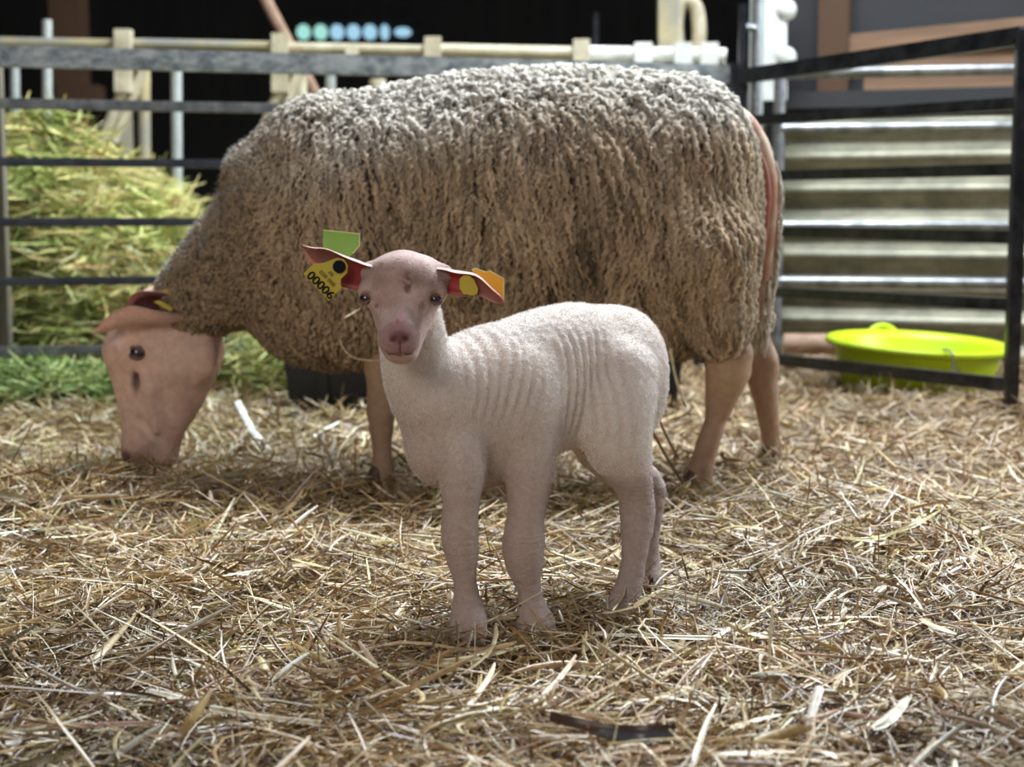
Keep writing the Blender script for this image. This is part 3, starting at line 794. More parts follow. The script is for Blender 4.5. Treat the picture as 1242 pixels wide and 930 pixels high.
# legs
def leg(pts, k=.013, n=20):
    LB.chain([P(x, y, Y) for x, y, Y, *_ in pts], [(a_, b_) for *_, a_, b_ in pts], k=k, up=UPY, n=n)
leg([(640, 520, 1.915, .034, .036), (642, 560, 1.905, .029, .032), (641, 600, 1.895, .0225, .024), (637, 632, 1.885, .0192, .021), (635, 660, 1.880, .0225, .0225), (636, 685, 1.880, .0190, .019), (642, 716, 1.880, .0104, .0115),
     (646, 743, 1.882, .0150, .016), (650, 760, 1.878, .0205, .022), (651, 770, 1.875, .0200, .022)])
leg([(562, 545, 1.865, .030, .034), (560, 590, 1.850, .0215, .024), (559, 620, 1.845, .0168, .019), (557, 645, 1.840, .0182, .0198), (560, 672, 1.838, .0162, .0165), (564, 704, 1.838, .0102, .0112),
     (567, 735, 1.840, .0140, .0145), (568, 757, 1.836, .0185, .020), (568, 774, 1.833, .0180, .020)])
leg([(745, 455, 1.985, .056, .045), (742, 500, 1.965, .052, .042), (752, 545, 1.960, .038, .036), (765, 575, 1.965, .0245, .028), (772, 603, 1.970, .0195, .022), (773, 632, 1.965, .0200, .020), (770, 668, 1.955, .0142, .0145),
     (765, 702, 1.948, .0140, .0145), (756, 732, 1.940, .0178, .018), (750, 752, 1.932, .0190, .020), (747, 764, 1.925, .0180, .020)], n=16)
leg([(745, 455, 2.10, .055, .045), (722, 505, 2.085, .046, .040), (735, 548, 2.085, .033, .030), (765, 575, 2.10, .0245, .022), (788, 588, 2.11, .0185, .019), (788, 620, 2.11, .0160, .016), (786, 655, 2.105, .0120, .012),
     (785, 685, 2.10, .0150, .015), (785, 705, 2.09, .0175, .018), (784, 714, 2.085, .017, .018)], n=16)
LB.cap(P(672, 540, 1.99), P(664, 548, 1.985), .008, .005, k=.012)        # navel
LV_, LF_ = LB.mesh(); Ln = LB.grad(LV_)
def Lproj(v):
    dz = v[:, 2] - CAMH; yc = v[:, 1] * _c - dz * _s; zc = v[:, 1] * _s + dz * _c
    return CX + F * v[:, 0] / yc, CY - F * zc / yc
px_, py_ = Lproj(LV_)
rel = LV_ - Hh; s_ = rel[:, 0] * fdir[0] + rel[:, 1] * fdir[1]; l_ = rel[:, 0] * ldir[0] + rel[:, 1] * ldir[1]
zz = LV_[:, 2]
# skin wrinkles down the flank, over the shoulder and down the neck
flank = sstep(.035, .065, s_) * sstep(.150, .115, s_) * sstep(.385, .355, zz) * sstep(.215, .25, zz)
ph = 2 * np.pi * (s_ / .0135 + .9 * noise(LV_ * [1, 1, .6], 16, 51) + 2.2 * (zz - .3))
shoul = sstep(.15, .19, s_) * sstep(.30, .24, s_) * sstep(.26, .30, zz) * sstep(.40, .36, zz)
ph2 = 2 * np.pi * ((s_ * .8 + (zz - .33) * .25) / .0115 + .8 * noise(LV_ * [1, 1, .6], 18, 52))
rnd_ = .65 + .35 * noise(LV_, 14, 53)
knee = np.exp(-((zz - .118) / .016) ** 2) * (py_ > 600) * (px_ < 700)
knee2 = np.exp(-((zz - .165) / .03) ** 2) * (px_ > 745) * (py_ > 585)
disp = -.0046 * flank * rnd_ * (.5 + .5 * np.sin(ph)) ** 1.5 - .0027 * shoul * rnd_ * (.5 + .5 * np.sin(ph2)) ** 1.5
disp += .0006 * np.sin(zz / .0052 * 2 * np.pi / 1.2) * (knee + knee2)
headm = np.maximum(sstep(1.835, 1.805, LV_[:, 1]) * sstep(.375, .40, zz), sstep(1.802, 1.785, LV_[:, 1]) * sstep(.335, .348, zz))
disp += (.0006 * noise(LV_, 110, 61) + .0006 * noise(LV_, 230, 62)) * (1 - headm) + .0005 * noise(LV_, 90, 63) * headm
brow = headm * sstep(.43, .445, zz)
disp += .0010 * noise(LV_, 55, 64) * brow
legm = sstep(.21, .17, zz); 
LV_ = LV_ + Ln * disp[:, None]
wht = np.array([.82, .745, .69]); pinkw = np.array([.58, .44, .38]); lg = np.array([.56, .445, .40])
def mixc(a, b, m): m = np.clip(m, 0, 1)[:, None]; return a * (1 - m) + b * m
lc = np.ones((len(LV_), 3)) * wht * (1 + .05 * noise(LV_, 30, 71)[:, None])
lc = mixc(lc, pinkw, .42 * (.5 + .5 * noise(LV_, 14, 72)))
lc = mixc(lc, np.array([.41, .315, .285]), legm * .9)
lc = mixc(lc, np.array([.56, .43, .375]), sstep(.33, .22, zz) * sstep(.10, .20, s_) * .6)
lc = mixc(lc, np.array([.55, .40, .35]), (flank * (.5 + .5 * np.sin(ph)) * .45 + shoul * (.5 + .5 * np.sin(ph2)) * .4) * rnd_)
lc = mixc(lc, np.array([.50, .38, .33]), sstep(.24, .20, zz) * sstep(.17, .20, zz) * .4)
# face: pink, browner brow, mauve muzzle, scab on the forehead
lc = mixc(lc, np.array([.60, .42, .385]), headm * .88)
lc = mixc(lc, np.array([.34, .225, .18]), brow * (.55 + .5 * noise(LV_, 45, 73)) * sstep(325 - 12, 327, py_) * .95)
cpt = lambda x, y, rx, ry: np.clip(1 - ((px_ - x) / rx) ** 2 - ((py_ - y) / ry) ** 2, 0, 1) * (LV_[:, 1] < 1.83)
lc = mixc(lc, np.array([.30, .19, .14]), cpt(468, 322, 16, 7) * (.3 + .7 * (noise(LV_, 160, 74) > -.1)))
lc = mixc(lc, np.array([.10, .04, .03]), cpt(494, 342, 6, 15) ** .4 * (noise(LV_, 300, 75) > -.25) * .95)
lc = mixc(lc, np.array([.34, .20, .16]), cpt(470, 350, 24, 26) ** .5 * (.5 + .5 * noise(LV_, 60, 76)) * .8 + cpt(518, 345, 16, 20) ** .5 * (.5 + .5 * noise(LV_, 60, 77)) * .6)
lc = mixc(lc, np.array([.42, .25, .22]), cpt(488, 335, 10, 20) * .6)
lc = mixc(lc, np.array([.70, .44, .46]), cpt(487, 388, 9, 20) * .8)
lc = mixc(lc, np.array([.46, .10, .10]), cpt(482, 390, 2.8, 5) * .7)
lc = mixc(lc, np.array([.30, .15, .155]), cpt(484, 412, 27, 24) ** .5 * .9)
lc = mixc(lc, np.array([.16, .06, .07]), cpt(484, 409, 13, 9) ** .5 * .8)
for xa, ya, xb, yb in ((471, 429, 485, 431), (485, 431, 499, 429), (485, 414, 485, 430)):
    tq = np.clip(((px_ - xa) * (xb - xa) + (py_ - ya) * (yb - ya)) / ((xb - xa) ** 2 + (yb - ya) ** 2), 0, 1)
    lc = mixc(lc, np.array([.08, .03, .03]), sstep(1.6, .4, np.hypot(px_ - xa - tq * (xb - xa), py_ - ya - tq * (yb - ya))) * (LV_[:, 1] < 1.80) * .85)
lc = mixc(lc, np.array([.10, .04, .04]), cpt(476.5, 412, 3.5, 3) + cpt(493, 411, 3.5, 3))
lc = mixc(lc, np.array([.22, .11, .10]), cpt(457, 371, 4, 4) + .5 * cpt(514, 373, 5, 5))
lc = mixc(lc, np.array([.30, .18, .16]), cpt(442, 362, 8, 10) * .8 + cpt(529, 363, 8, 10) * .8)
lc = mixc(lc, np.array([.15, .08, .055]), sstep(750, 768, py_) * (px_ > 715) * (px_ < 745) * (LV_[:, 1] < 2.0) * 1.0)
lamb = empty('lamb', (.05, 1.95, 0), 'small white close-coated lamb with tagged ears standing in front and facing the camera', 'lamb')
mesh_np('body', LV_, LF_, M_lamb, lamb, np.clip(lc, 0, .95))

# short wool
def fuzz(n, wf, ln, wd, seed):
    p0 = tri_sample(LV_, LF_, n, wf); g = LB.grad(p0)
    d = g * .75 + rng.normal(0, .32, (n, 3)) + np.array([.05, 0, -.45]); d /= np.linalg.norm(d, axis=1)[:, None]
    L_ = ln * (.5 + .8 * rng.random(n)); sd = np.cross(d, rng.normal(0, 1, (n, 3))); sd /= np.linalg.norm(sd, axis=1)[:, None]
    p0 = p0 - g * .0006; mid = p0 + d * (L_ * .55)[:, None]; tip = p0 + d * L_[:, None] + np.array([0, 0, -.25]) * (L_ * .4)[:, None]
    V3 = np.stack([p0 - sd * wd, p0 + sd * wd, mid + sd * wd * .8, mid - sd * wd * .8, tip], 1).reshape(-1, 3)
    k = np.arange(n) * 5
    Fq = np.concatenate([np.stack([k, k + 1, k + 2, k + 3], -1)]); Ft = np.stack([k + 3, k + 2, k + 4, k + 4], -1)
    return V3, k, p0
nf = 170000
headw = lambda c: (1 - 1.0 * ((c[:, 1] < 1.800) & (c[:, 2] > .335) & (c[:, 2] < .415))) * np.where((c[:, 1] < 1.835) & (c[:, 2] > .375), np.where(c[:, 2] < .415, 0.0, .10), 1.0) * np.where(c[:, 2] < .17, .6, 1.0) * (c[:, 2] > .03)
V5, k, p0 = fuzz(nf, headw, .0038, .00019, 1)
shortm = (p0[:, 2] < .19) | ((p0[:, 1] < 1.835) & (p0[:, 2] > .375))
v5 = V5.reshape(-1, 5, 3); ctr = p0[:, None, :]; v5 = np.where(shortm[:, None, None], ctr + (v5 - ctr) * np.array(.6), v5); V5 = v5.reshape(-1, 3)
me_f = np.concatenate([np.stack([k, k + 1, k + 2], -1), np.stack([k, k + 2, k + 3], -1), np.stack([k + 3, k + 2, k + 4], -1)])
fc = np.where((p0[:, 2] < .19)[:, None], np.array([.49, .40, .365]), np.array([.86, .81, .77])) * (1 + .07 * rng.normal(0, 1, (nf, 1)))
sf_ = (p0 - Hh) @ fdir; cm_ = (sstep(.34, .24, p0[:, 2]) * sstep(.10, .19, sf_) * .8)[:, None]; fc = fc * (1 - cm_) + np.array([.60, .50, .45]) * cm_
fc = np.where(((p0[:, 1] < 1.835) & (p0[:, 2] > .375))[:, None], np.array([.70, .54, .50]), fc)
mesh_np('wool', V5, me_f, M_fuzz, lamb, np.repeat(np.clip(fc, 0, .95), 5, 0), smooth=False)

# eyes
for (x, y, vx) in ((442, 362, -.60), (529.5, 363, .55)):
    s0 = surf(LB, x, y, 1.68, 1.86)
    if s0 is None: s0 = P(x, y, 1.80)
    vv = np.array([vx, -.8, .06]); vv /= np.linalg.norm(vv)
    eye(lamb, s0 - vv * .0035 + np.array([0, -.0005, 0]), .0078, vv)
# ears
er1 = np.array([P(462, 330, 1.803), P(442, 330, 1.800), P(420, 322, 1.797), P(398, 311, 1.797), P(380, 306, 1.797), P(365, 298, 1.800)])
e1 = ear_mesh('ear', er1, [.020, .030, .040, .033, .023, .003], [100, 88, 70, 55, 40, 8],
         [(.0, -.9, -.35), (0, -.9, -.40), (0, -.85, -.55), (0, -.75, -.65), (0, -.7, -.7), (0, -.7, -.7)], .0022, M_ear, lamb,
         (.34, .045, .05), (.70, .50, .45), (.58, .40, .36), ruffle=.0015, ctip=(.27, .12, .10))
er2 = np.array([P(520, 332, 1.803), P(541, 336, 1.800), P(560, 338, 1.796), P(577, 341, 1.790), P(590, 350, 1.784), (P(600, 359, 1.782)), P(610, 367, 1.784)])
e2 = ear_mesh('ear', er2, [.020, .028, .030, .027, .020, .014, .003], [100, 92, 85, 80, 62, 45, 8],
         [(.0, -.9, -.30), (0, -.9, -.30), (0, -.88, -.45), (-.25, -.85, -.45), (-.5, -.75, -.3), (-.3, -.8, -.5), (0, -.8, -.5)], .0022, M_ear, lamb,
         (.36, .045, .045), (.60, .38, .33), (.56, .38, .34), ruffle=.001, ctip=(.30, .12, .10))
# yellow numbered tag under the image-left ear
TY = 1.776
t1 = plate('ear_tag', [(368, 332), (399, 364.8), (414, 349.5), (413.3, 343), (413.8, 338), (421, 331), (422, 322), (417.5, 314.5), (409, 312.5), (401, 315.5), (393, 318.5), (380, 320)], TY, .0013, M_tagY, lamb)
t1['label'] = 'yellow numbered ear tag'
hc_ = P(411.5, 323.3, TY)
b = MB(); b.tube([hc_ + (0, .0005, 0), hc_ + (0, -.0035, 0)], [.0076, .0072], n=28, up=(0, 0, 1)); b.build('tag_stud', M_tagK, t1)
b = MB(); b.tube([hc_ + (0, 0, 0), hc_ + (0, .022, .004)], .0022, n=10); b.build('tag_pin', M_tagK, t1)
R_ = math.radians(45.5)
text_mesh('tag_number', '00006', P(389.3, 345.6, TY) + (0, -.0009, 0), .0138, R_, M_tagK, t1, width=.0385)
text_mesh('tag_small_print', '038 008', P(397, 337.5, TY) + (0, -.0009, 0), .0062, R_, M_tagK2, t1, width=.024)
text_mesh('tag_country_code', 'FR', P(401.8, 332.4, TY) + (0, -.0009, 0), .0056, R_, M_tagK2, t1, width=.0068)
t2 = plate('ear_tag', [(392, 279), (436, 283.5), (435.5, 298), (428, 307), (420, 316), (404, 316), (391.5, 300)], 1.812, .0014, M_tagG, lamb); t2['label'] = 'green ear tag behind the ear'
b = MB(); b.tube([P(392, 279, 1.811), P(436.3, 283.5, 1.811), P(435.8, 298, 1.811), P(428, 307, 1.811)], .0007, n=6); b.build('tag_rim', M_tagEdge, t2)
t3 = plate('ear_tag', [(572.5, 327), (577, 325.5), (590, 330), (594, 328.3), (611, 338), (611, 365.5), (599, 364), (584, 352)], 1.800, .0014, M_tagO, lamb); t3['label'] = 'amber ear tag behind the other ear'
b = MB(); b.tube([P(572.5, 327, 1.799), P(577, 325.5, 1.799), P(590, 330, 1.799), P(594, 328.3, 1.799), P(611, 338, 1.799), P(611, 365.5, 1.799)], .0007, n=6); b.build('tag_rim', M_tagEdge, t3)
t4 = plate('ear_tag', [(557.5, 350), (557.5, 338), (562, 334), (569, 334), (575, 339), (580, 350), (579, 356), (574.5, 358.5), (562, 356.5)], 1.779, .0012, M_tagY, lamb); t4['label'] = 'round yellow tag backing inside the ear'
# umbilical remnant, hooves
b = MB(); b.tube([P(x, y, 1.985) for x, y in ((670, 546), (673, 555), (671, 564), (669, 573), (671, 580))], [.0022, .0016, .0014, .0012, .0006], n=7, sub=16); b.build('umbilical_cord', M_cord, lamb)
for x, y, Y, a_ in ((651, 774, 1.868, 0), (568, 780, 1.828, 0), (744, 765, 1.916, 1), (784, 717, 2.078, 0)):
    for sg in (-1, 1):
        c0 = P(x + sg * 7, y - 3, Y)
        b = MB(); b.tube([c0 + (0, .002, .012), c0 + (0, -.004, 0), c0 + (0, -.007, -.009)], [.0078, .0095, .0092], n=12, r2=[.013, .016, .016], up=(0, 1, 0), sub=7); b.build('hoof', M_hoof, lamb)

# ------------------------------------------------------------------ fences and gates
def LFY(px, a=4.42, X0=(0 - CX) / F * 4.42, c=(.708, 5.0)):
    """distance of the left fence line at photo column px"""
    k = (px - CX) / F; dx = c[0] - X0; dy = c[1] - a
    t = (k * a - X0) / (dx - k * dy); return a + dy * t
fence = empty('rail_fence', (-.4, 4.7, 0), 'long dark metal rail fence with a thick weathered top rail, left and behind the ewe', 'fence')
xl = (-1.75, 4.42 + .58 / 2.18 * (-1.75 + 1.471)); xr = (.700, 4.998)
for z, hh_, m, mw in ((.965, .031, M_galv, .016), (.833, .015, M_midrail, .014), (.669, .0125, M_dark, .0125), (.498, .0125, M_dark, .0125), (.328, .0125, M_dark, .0125), (.127, .0135, M_midrail, .0125)):
    b = MB(); b.bar((*xl, z), (*xr, z), mw, hh_); b.build('rail', m, fence)
b = MB(); b.bar((xr[0], xr[1], .02), (xr[0], xr[1], 1.0), .018, .018, up=(0, 1, 0)); b.build('end_post', M_dark, fence)
for px in (-30, 850):
    Yp = LFY(px); q = P(px, 260, Yp); b = MB(); b.bar((q[0], Yp + .012, .0), (q[0], Yp + .012, .99), .016, .014, up=(0, 1, 0)); b.build('post', M_dark, fence)

gate = empty('rail_gate', (1.0, 4.5, 0), 'black metal rail gate angled toward the camera in front of the lime yellow tub', 'gate')
A_ = np.array([.735, 4.95]); Bp = np.array([(1230 - CX) / F * 3.95, 3.95])
def gl(t): return A_ + (Bp - A_) * t
for z0, z1, hh_ in ((.955, .968, .024), (.815, .800, .016), (.640, .634, .016), (.470, .462, .017), (.278, .290, .016), (.068, .082, .018)):
    b = MB(); b.bar((*gl(-.02), z0), (*gl(1.0), z1), .014, hh_); b.build('rail', M_black, gate)
b = MB(); b.bar((*Bp, -.02), (*Bp, .982), .017, .017, up=(0, 1, 0)); b.build('end_post', M_black, gate)
b = MB(); b.bar((*gl(-.01), -.02), (*gl(-.01), 1.18), .012, .012, up=(0, 1, 0)); b.build('hinge_post', M_black, gate)
q = gl(-.01); b = MB(); b.tube([(q[0] + .05, q[1] + .03, 0), (q[0] + .05, q[1] + .03, 1.20)], .015, n=16); b.tube([(q[0], q[1], 1.11), (q[0] + .05, q[1] + .03, 1.11)], .012, n=10)
b.build('latch_pipe', M_silver, gate)

gate2 = empty('rail_gate', (1.5, 5.25, 0), 'silver pipe gate standing behind the black gate, against the corrugated wall', 'gate')
C0 = np.array([.93, 5.42]); C1 = np.array([2.35, 5.12])
for z in (1.005, .815, .48, .285):
    b = MB(); b.tube([(*C0, z), (*C1, z)], .020, n=16); b.build('rail', M_silver, gate2)
for Cc in (C0, C1):
    b = MB(); b.tube([(*Cc, 0.0), (*Cc, 1.03)], .021, n=14); b.build('post', M_silver, gate2)
b = MB(); b.tube([(.95, 5.36, .07), (1.32, 5.30, .075)], .036, n=16); tag(b.build('timber_pole', M_stick), 'short pale timber pole lying at the foot of the corrugated wall', 'pole')

# wooden post at the far left
q = P(7, 300, 4.62); b = MB(); b.bar((q[0] - .01, 4.58, -.02), (q[0] - .01, 4.58, .985), .030, .02, up=(0, 1, 0)); tag(b.build('wooden_post', M_postwood), 'grey weathered wooden post at the far left behind the rails', 'post')

# ------------------------------------------------------------------ feeder barrier behind the fence
FB = 6.2
feed = empty('feed_barrier', (-.1, FB, 0), 'cream and grey headlock feed barrier running behind the hay heap and the ewe', 'feed barrier')
def fb(px, py, Y=FB): return P(px, py, Y)
def seg(x0, y0, x1, y1, r, m, name, Y=FB, n=14, Y1=None):
    b = MB(); b.tube([P(x0, y0, Y), P(x1, y1, Y1 or Y)], r, n=n); return b.build(name, m, feed)
seg(-60, 50, 150, 54, .021, M_greyrail, 'top_pipe'); seg(150, 52, 340, 56, .019, M_greyrail, 'top_pipe'); seg(340, 57, 525, 61, .020, M_cream, 'top_pipe')
seg(525, 60, 705, 64, .024, M_cream, 'top_pipe'); seg(705, 64, 880, 67, .028, M_white, 'top_pipe')
seg(330, 71, 880, 82, .022, M_cream, 'lower_pipe', Y=FB + .02); seg(690, 84, 880, 88, .024, M_white, 'lower_pipe', Y=FB - .03)
for i, (x, yt) in enumerate(((150, 36), (340, 41), (525, 45), (705, 48))):
    m_ = M_cream if i > 1 else M_postwood if False else M_cream
    b = MB(); b.bar(fb(x, 112, FB - .03), fb(x, yt, FB - .03), .033, .028, up=(0, 1, 0)); b.build('post', m_, feed)
    if i < 3:
        seg(x + 3, 100, x - 28, 175, .022, m_, 'locking_bar', FB - .02); seg(x + 24, 86, x - 12, 172, .021, m_, 'locking_bar', FB)
        seg(x + 25, 78, x + 26, 270, .024, M_greyrail if i == 0 else m_, 'upright', FB + .02)
for x, yt, yb, r_ in ((18, 80, 200, .019), (57, 24, 230, .020), (214, 84, 300, .022), (401, 92, 300, .021), (458, 96, 300, .034), (533, 98, 300, .03)):
    seg(x, yt, x + 1, yb, r_, M_palepipe if x < 420 else M_cream, 'upright', FB + .04)
for x in (-40, 150, 340, 525, 705):
    b = MB(); b.bar((fb(x, 100)[0], FB + .03, -.02), (fb(x, 100)[0], FB + .03, 1.02), .022, .022, up=(0, 1, 0)); b.build('lower_post', M_greyrail, feed)
seg(-60, 330, 900, 330, .03, M_greyrail, 'bottom_pipe', FB + .05)
for x in (427, 780, 828, 860):
    b = MB(); b.bar(fb(x, 78 if x < 500 else 85, FB - .04), fb(x, 56 if x < 500 else 52, FB - .04), .035 if x > 500 else .025, .03, up=(0, 1, 0)); b.build('bracket', M_cream if x < 500 else M_white, feed)

# white pipework at the corner
wp = empty('curved_pipe', P(820, 60, 6.5), 'pale vertical pipe with a cream hooped pipe beside it, behind the ewe\'s rump', 'pipe')
b = MB(); b.bar(P(810, 60, 6.3), P(810, -60, 6.3), .042, .042, up=(0, 1, 0)); b.build('vertical_pipe', M_greyrail, wp)
b = MB(); b.tube([P(x, y, 6.45) for x, y in ((847, 62), (848, 35), (845, 12), (836, 1), (825, 4), (820, 30), (822, 60))], .030, n=14, sub=36); b.build('hooped_pipe', M_cream, wp)
zp = empty('steel_post', P(914, 260, 5.6), 'pale round steel post standing behind the corner of the two fences', 'post')
q = P(914, 260, 5.6); b = MB(); b.tube([(q[0], 5.6, -.02), (q[0], 5.6, 1.75)], .027, n=20); b.build('shaft', M_palepipe, zp)
wpost = empty('white_gate_post', P(936, 260, 6.0), 'bright white post with round knobs hanging behind the corner of the fences', 'post')
b = MB(); b.bar(P(937, 122, 6.0), P(937, -80, 6.0), .052, .03, up=(0, 1, 0)); b.build('shaft', M_white, wpost)
b = MB(); b.bar(P(917, 70, 6.02), P(917, -80, 6.02), .012, .02, up=(0, 1, 0)); b.build('flange', M_white, wpost)
for y in (12, 70):
    b = MB(); b.ball(P(953, y, 5.98), (.042, .034, .042), 18, 12); b.build('knob', M_white, wpost, angle=180)
b = MB(); b.bar(P(906, 258, 6.05), P(934, 258, 6.05), .008, .01); b.build('foot_bracket', M_white, wpost)
q = P(937, 122, 6.03); b = MB(); b.bar((q[0] + .0, 6.06, -.02), (q[0], 6.06, q[2] + .1), .02, .012, up=(0, 1, 0)); b.build('lower_shaft', M_black, wpost)

q = P(86, 100, 9.0); b = MB(); b.bar((q[0], 9, -.03), (q[0], 9, 3.2), .095, .09, up=(0, 1, 0)); b.bar((q[0] + .06, 8.99, q[2] - .15), (q[0] + .06, 8.99, q[2] - .02), .12, .10, up=(0, 1, 0))
tag(b.build('timber_post', M_wood), 'thick brown timber roof post in the dark behind the feed barrier, left', 'post')
b = MB(); b.tube([P(310, -30, 6.75), P(325, 5, 6.7), P(390, 128, 6.45), P(420, 190, 6.35)], [.026, .026, .023, .022], n=12, sub=16)
tag(b.build('broom_handle', M_stick), 'slanting pale brown wooden pole leaning above the feed barrier', 'pole')
q = P(722, 30, 8); b = MB(); b.tube([(q[0], 8, -.02), (q[0], 8, q[2] + .06)], .016, n=12); tag(b.build('thin_post', M_dark), 'thin dark post in the gloom behind the barrier, above the ewe', 'post')
q = P(990, 40, 7.4); b = MB(); b.bar((q[0] + .05, 7.4, -.02), (q[0] + .05, 7.4, 3), .10, .06, up=(0, 1, 0)); tag(b.build('timber_post', M_plank), 'dark square timber post in shadow right of the white post', 'post')

# ------------------------------------------------------------------ tub and trough
tub = empty('feed_tub', (1.24, 4.73, -.01), 'lime yellow plastic feed tub standing in straw behind the black gate', 'tub')
tilt = Matrix.Rotation(math.radians(2.2), 3, 'Y') @ Matrix.Rotation(math.radians(2.5), 3, 'X')
tc_ = np.array([1.235, 4.70, -.036])
b = MB(); b.lathe(tc_, [(0, .004), (.20, .004), (.218, .02), (.252, .150), (.268, .152), (.278, .158), (.278, .168), (.270, .173), (.258, .170), (.247, .160), (.240, .150), (.208, .03), (.19, .014), (0, .014)], tilt=tilt); b.build('bowl', M_tub, tub)
hb = tc_ + np.array([-.035, .262, .165]); b = MB(); b.tube([hb + (-.045, 0, 0), hb + (-.03, .01, .022), hb + (0, .014, .032), hb + (.03, .01, .022), hb + (.045, 0, 0)], .010, n=10, sub=18); b.build('handle', M_tub, tub)
hb = tc_ + np.array([.03, -.286, .145]); b = MB(); b.tube([hb + (-.02, .01, .024), hb + (0, -.004, .016), hb + (.008, -.006, -.02), hb + (.0, -.008, -.045), hb + (.016, -.008, -.055), hb + (.022, -.006, -.03)], .0035, n=8, sub=26)
hk = b.build('wire_hook', M_silver, tub); hk['label'] = 'bent wire hook over the rim'
tr = empty('trough', (-.07, 4.33, 0), 'long black rubber trough on the straw behind and below the ewe', 'trough')
def rbox(name, lo, hi, m, parent, bev=.015):
    b = MB(); b.box(lo, hi); o = b.build(name, m, parent, smooth=False); md = o.modifiers.new('soft', 'BEVEL'); md.width = bev; md.segments = 3; return o
x0, x1, y0, y1 = -.625, .47, 4.08, 4.40
b = MB()
prof = [(0, .012), (.02, 0), (.26, 0), (.29, -.015), (.29, .006), (.265, .022)]
for zz0, zz1, ins0, ins1 in ((-.03, .25, .03, 0),):
    o_ = [(x0 + ins0, y0 + ins0, zz0), (x1 - ins0, y0 + ins0, zz0), (x1 - ins0, y1 - ins0, zz0), (x0 + ins0, y1 - ins0, zz0)]
    t_ = [(x0, y0, zz1), (x1, y0, zz1), (x1, y1, zz1), (x0, y1, zz1)]
    ti_ = [(x0 + .025, y0 + .025, zz1), (x1 - .025, y0 + .025, zz1), (x1 - .025, y1 - .025, zz1), (x0 + .025, y1 - .025, zz1)]
    bi_ = [(x0 + .05, y0 + .05, .02), (x1 - .05, y0 + .05, .02), (x1 - .05, y1 - .05, .02), (x0 + .05, y1 - .05, .02)]
    f_ = [(3, 2, 1, 0)]
    for k in range(4):
        k2 = (k + 1) % 4; f_ += [(k, k2, 4 + k2, 4 + k), (4 + k, 4 + k2, 8 + k2, 8 + k), (8 + k, 8 + k2, 12 + k2, 12 + k)]
    f_.append((12, 13, 14, 15)); b.add(o_ + t_ + ti_ + bi_, f_)
o = b.build('basin', M_rubber, tr, smooth=False); md = o.modifiers.new('soft', 'BEVEL'); md.width = .010; md.segments = 3
b = MB(); b.tube([(x0 - .006, y0 - .006, .245), (x1 + .006, y0 - .006, .245), (x1 + .006, y1 + .006, .245), (x0 - .006, y1 + .006, .245), (x0 - .006, y0 - .006, .245)], .013, n=8); b.build('rim', M_rubber, tr)
for k in range(5):
    xx = x0 + .12 + k * .215; b = MB(); b.bar((xx, y0 + .014, .0), (xx, y0 - .002, .235), .012, .006, up=(0, 1, 0)); b.build('rib', M_rubber, tr)

# ------------------------------------------------------------------ hay and straw
def strands(x, y, z, L, wd, head, pitch, curv, K=6, kink=0, fold=.35, seed=0, roll=None):
    """folded ribbons: returns verts and quads (3 verts per ring)"""
    n = len(x); t = np.linspace(-.5, .5, K)
    hd_ = head[:, None] + curv[:, None] * t[None] + (kink[:, None] * (t[None] > .05) if not np.isscalar(kink) else 0)
    pt_ = pitch[:, None] * np.ones(K)[None] - (np.abs(curv) * .35)[:, None] * t[None] * np.sign(pitch)[:, None]
    dx = np.cos(hd_) * np.cos(pt_); dy = np.sin(hd_) * np.cos(pt_); dz = np.sin(pt_)
    D_ = np.stack([dx, dy, dz], -1) * (L / (K - 1))[:, None, None]
    C = np.cumsum(D_, 1); C = C - C.mean(1, keepdims=True) + np.stack([x, y, z], -1)[:, None]
    T = D_ / np.linalg.norm(D_, axis=2, keepdims=True)
    rl = (rng.normal(0, .6, n) if roll is None else roll)[:, None, None] + .5 * rng.normal(0, 1, (n, 1, 1)) * t[None, :, None]
    S_ = np.stack([-T[..., 1], T[..., 0], 0 * T[..., 0]], -1); S_ /= np.linalg.norm(S_, axis=2, keepdims=True) + 1e-9
    N_ = np.cross(T, S_) * -1; N_ = np.where(N_[..., 2:3] < 0, -N_, N_)
    S2 = S_ * np.cos(rl) + N_ * np.sin(rl); N2 = N_ * np.cos(rl) - S_ * np.sin(rl)
    tp_ = (1 - .6 * np.abs(2 * t) ** 4)[None, :, None]; wv = wd[:, None, None] * tp_
    V = np.stack([C - S2 * wv, C + N2 * wv * fold * 2, C + S2 * wv], 2)
    I = np.arange(n * K * 3).reshape(n, K, 3)
    Fa = np.stack([I[:, :-1, :-1], I[:, :-1, 1:], I[:, 1:, 1:], I[:, 1:, :-1]], -1).reshape(-1, 4)
    return V.reshape(-1, 3), Fa, K * 3
PAL = np.array([[.58, .40, .17], [.70, .53, .27], [.80, .68, .42], [.84, .78, .60], [.45, .29, .13], [.30, .17, .075], [.17, .095, .05], [.62, .58, .50], [.50, .46, .20], [.66, .47, .33]])
PAL = PAL * np.array([.98, .90, .80])
def pal(n, prob): 
    prob = np.asarray(prob, float); prob /= prob.sum()
    c = PAL[rng.choice(len(PAL), n, p=prob)]; return np.clip(c * (1 + .13 * rng.normal(0, 1, (n, 1))) * (1 + .04 * rng.normal(0, 1, (n, 3))), .01, .92)
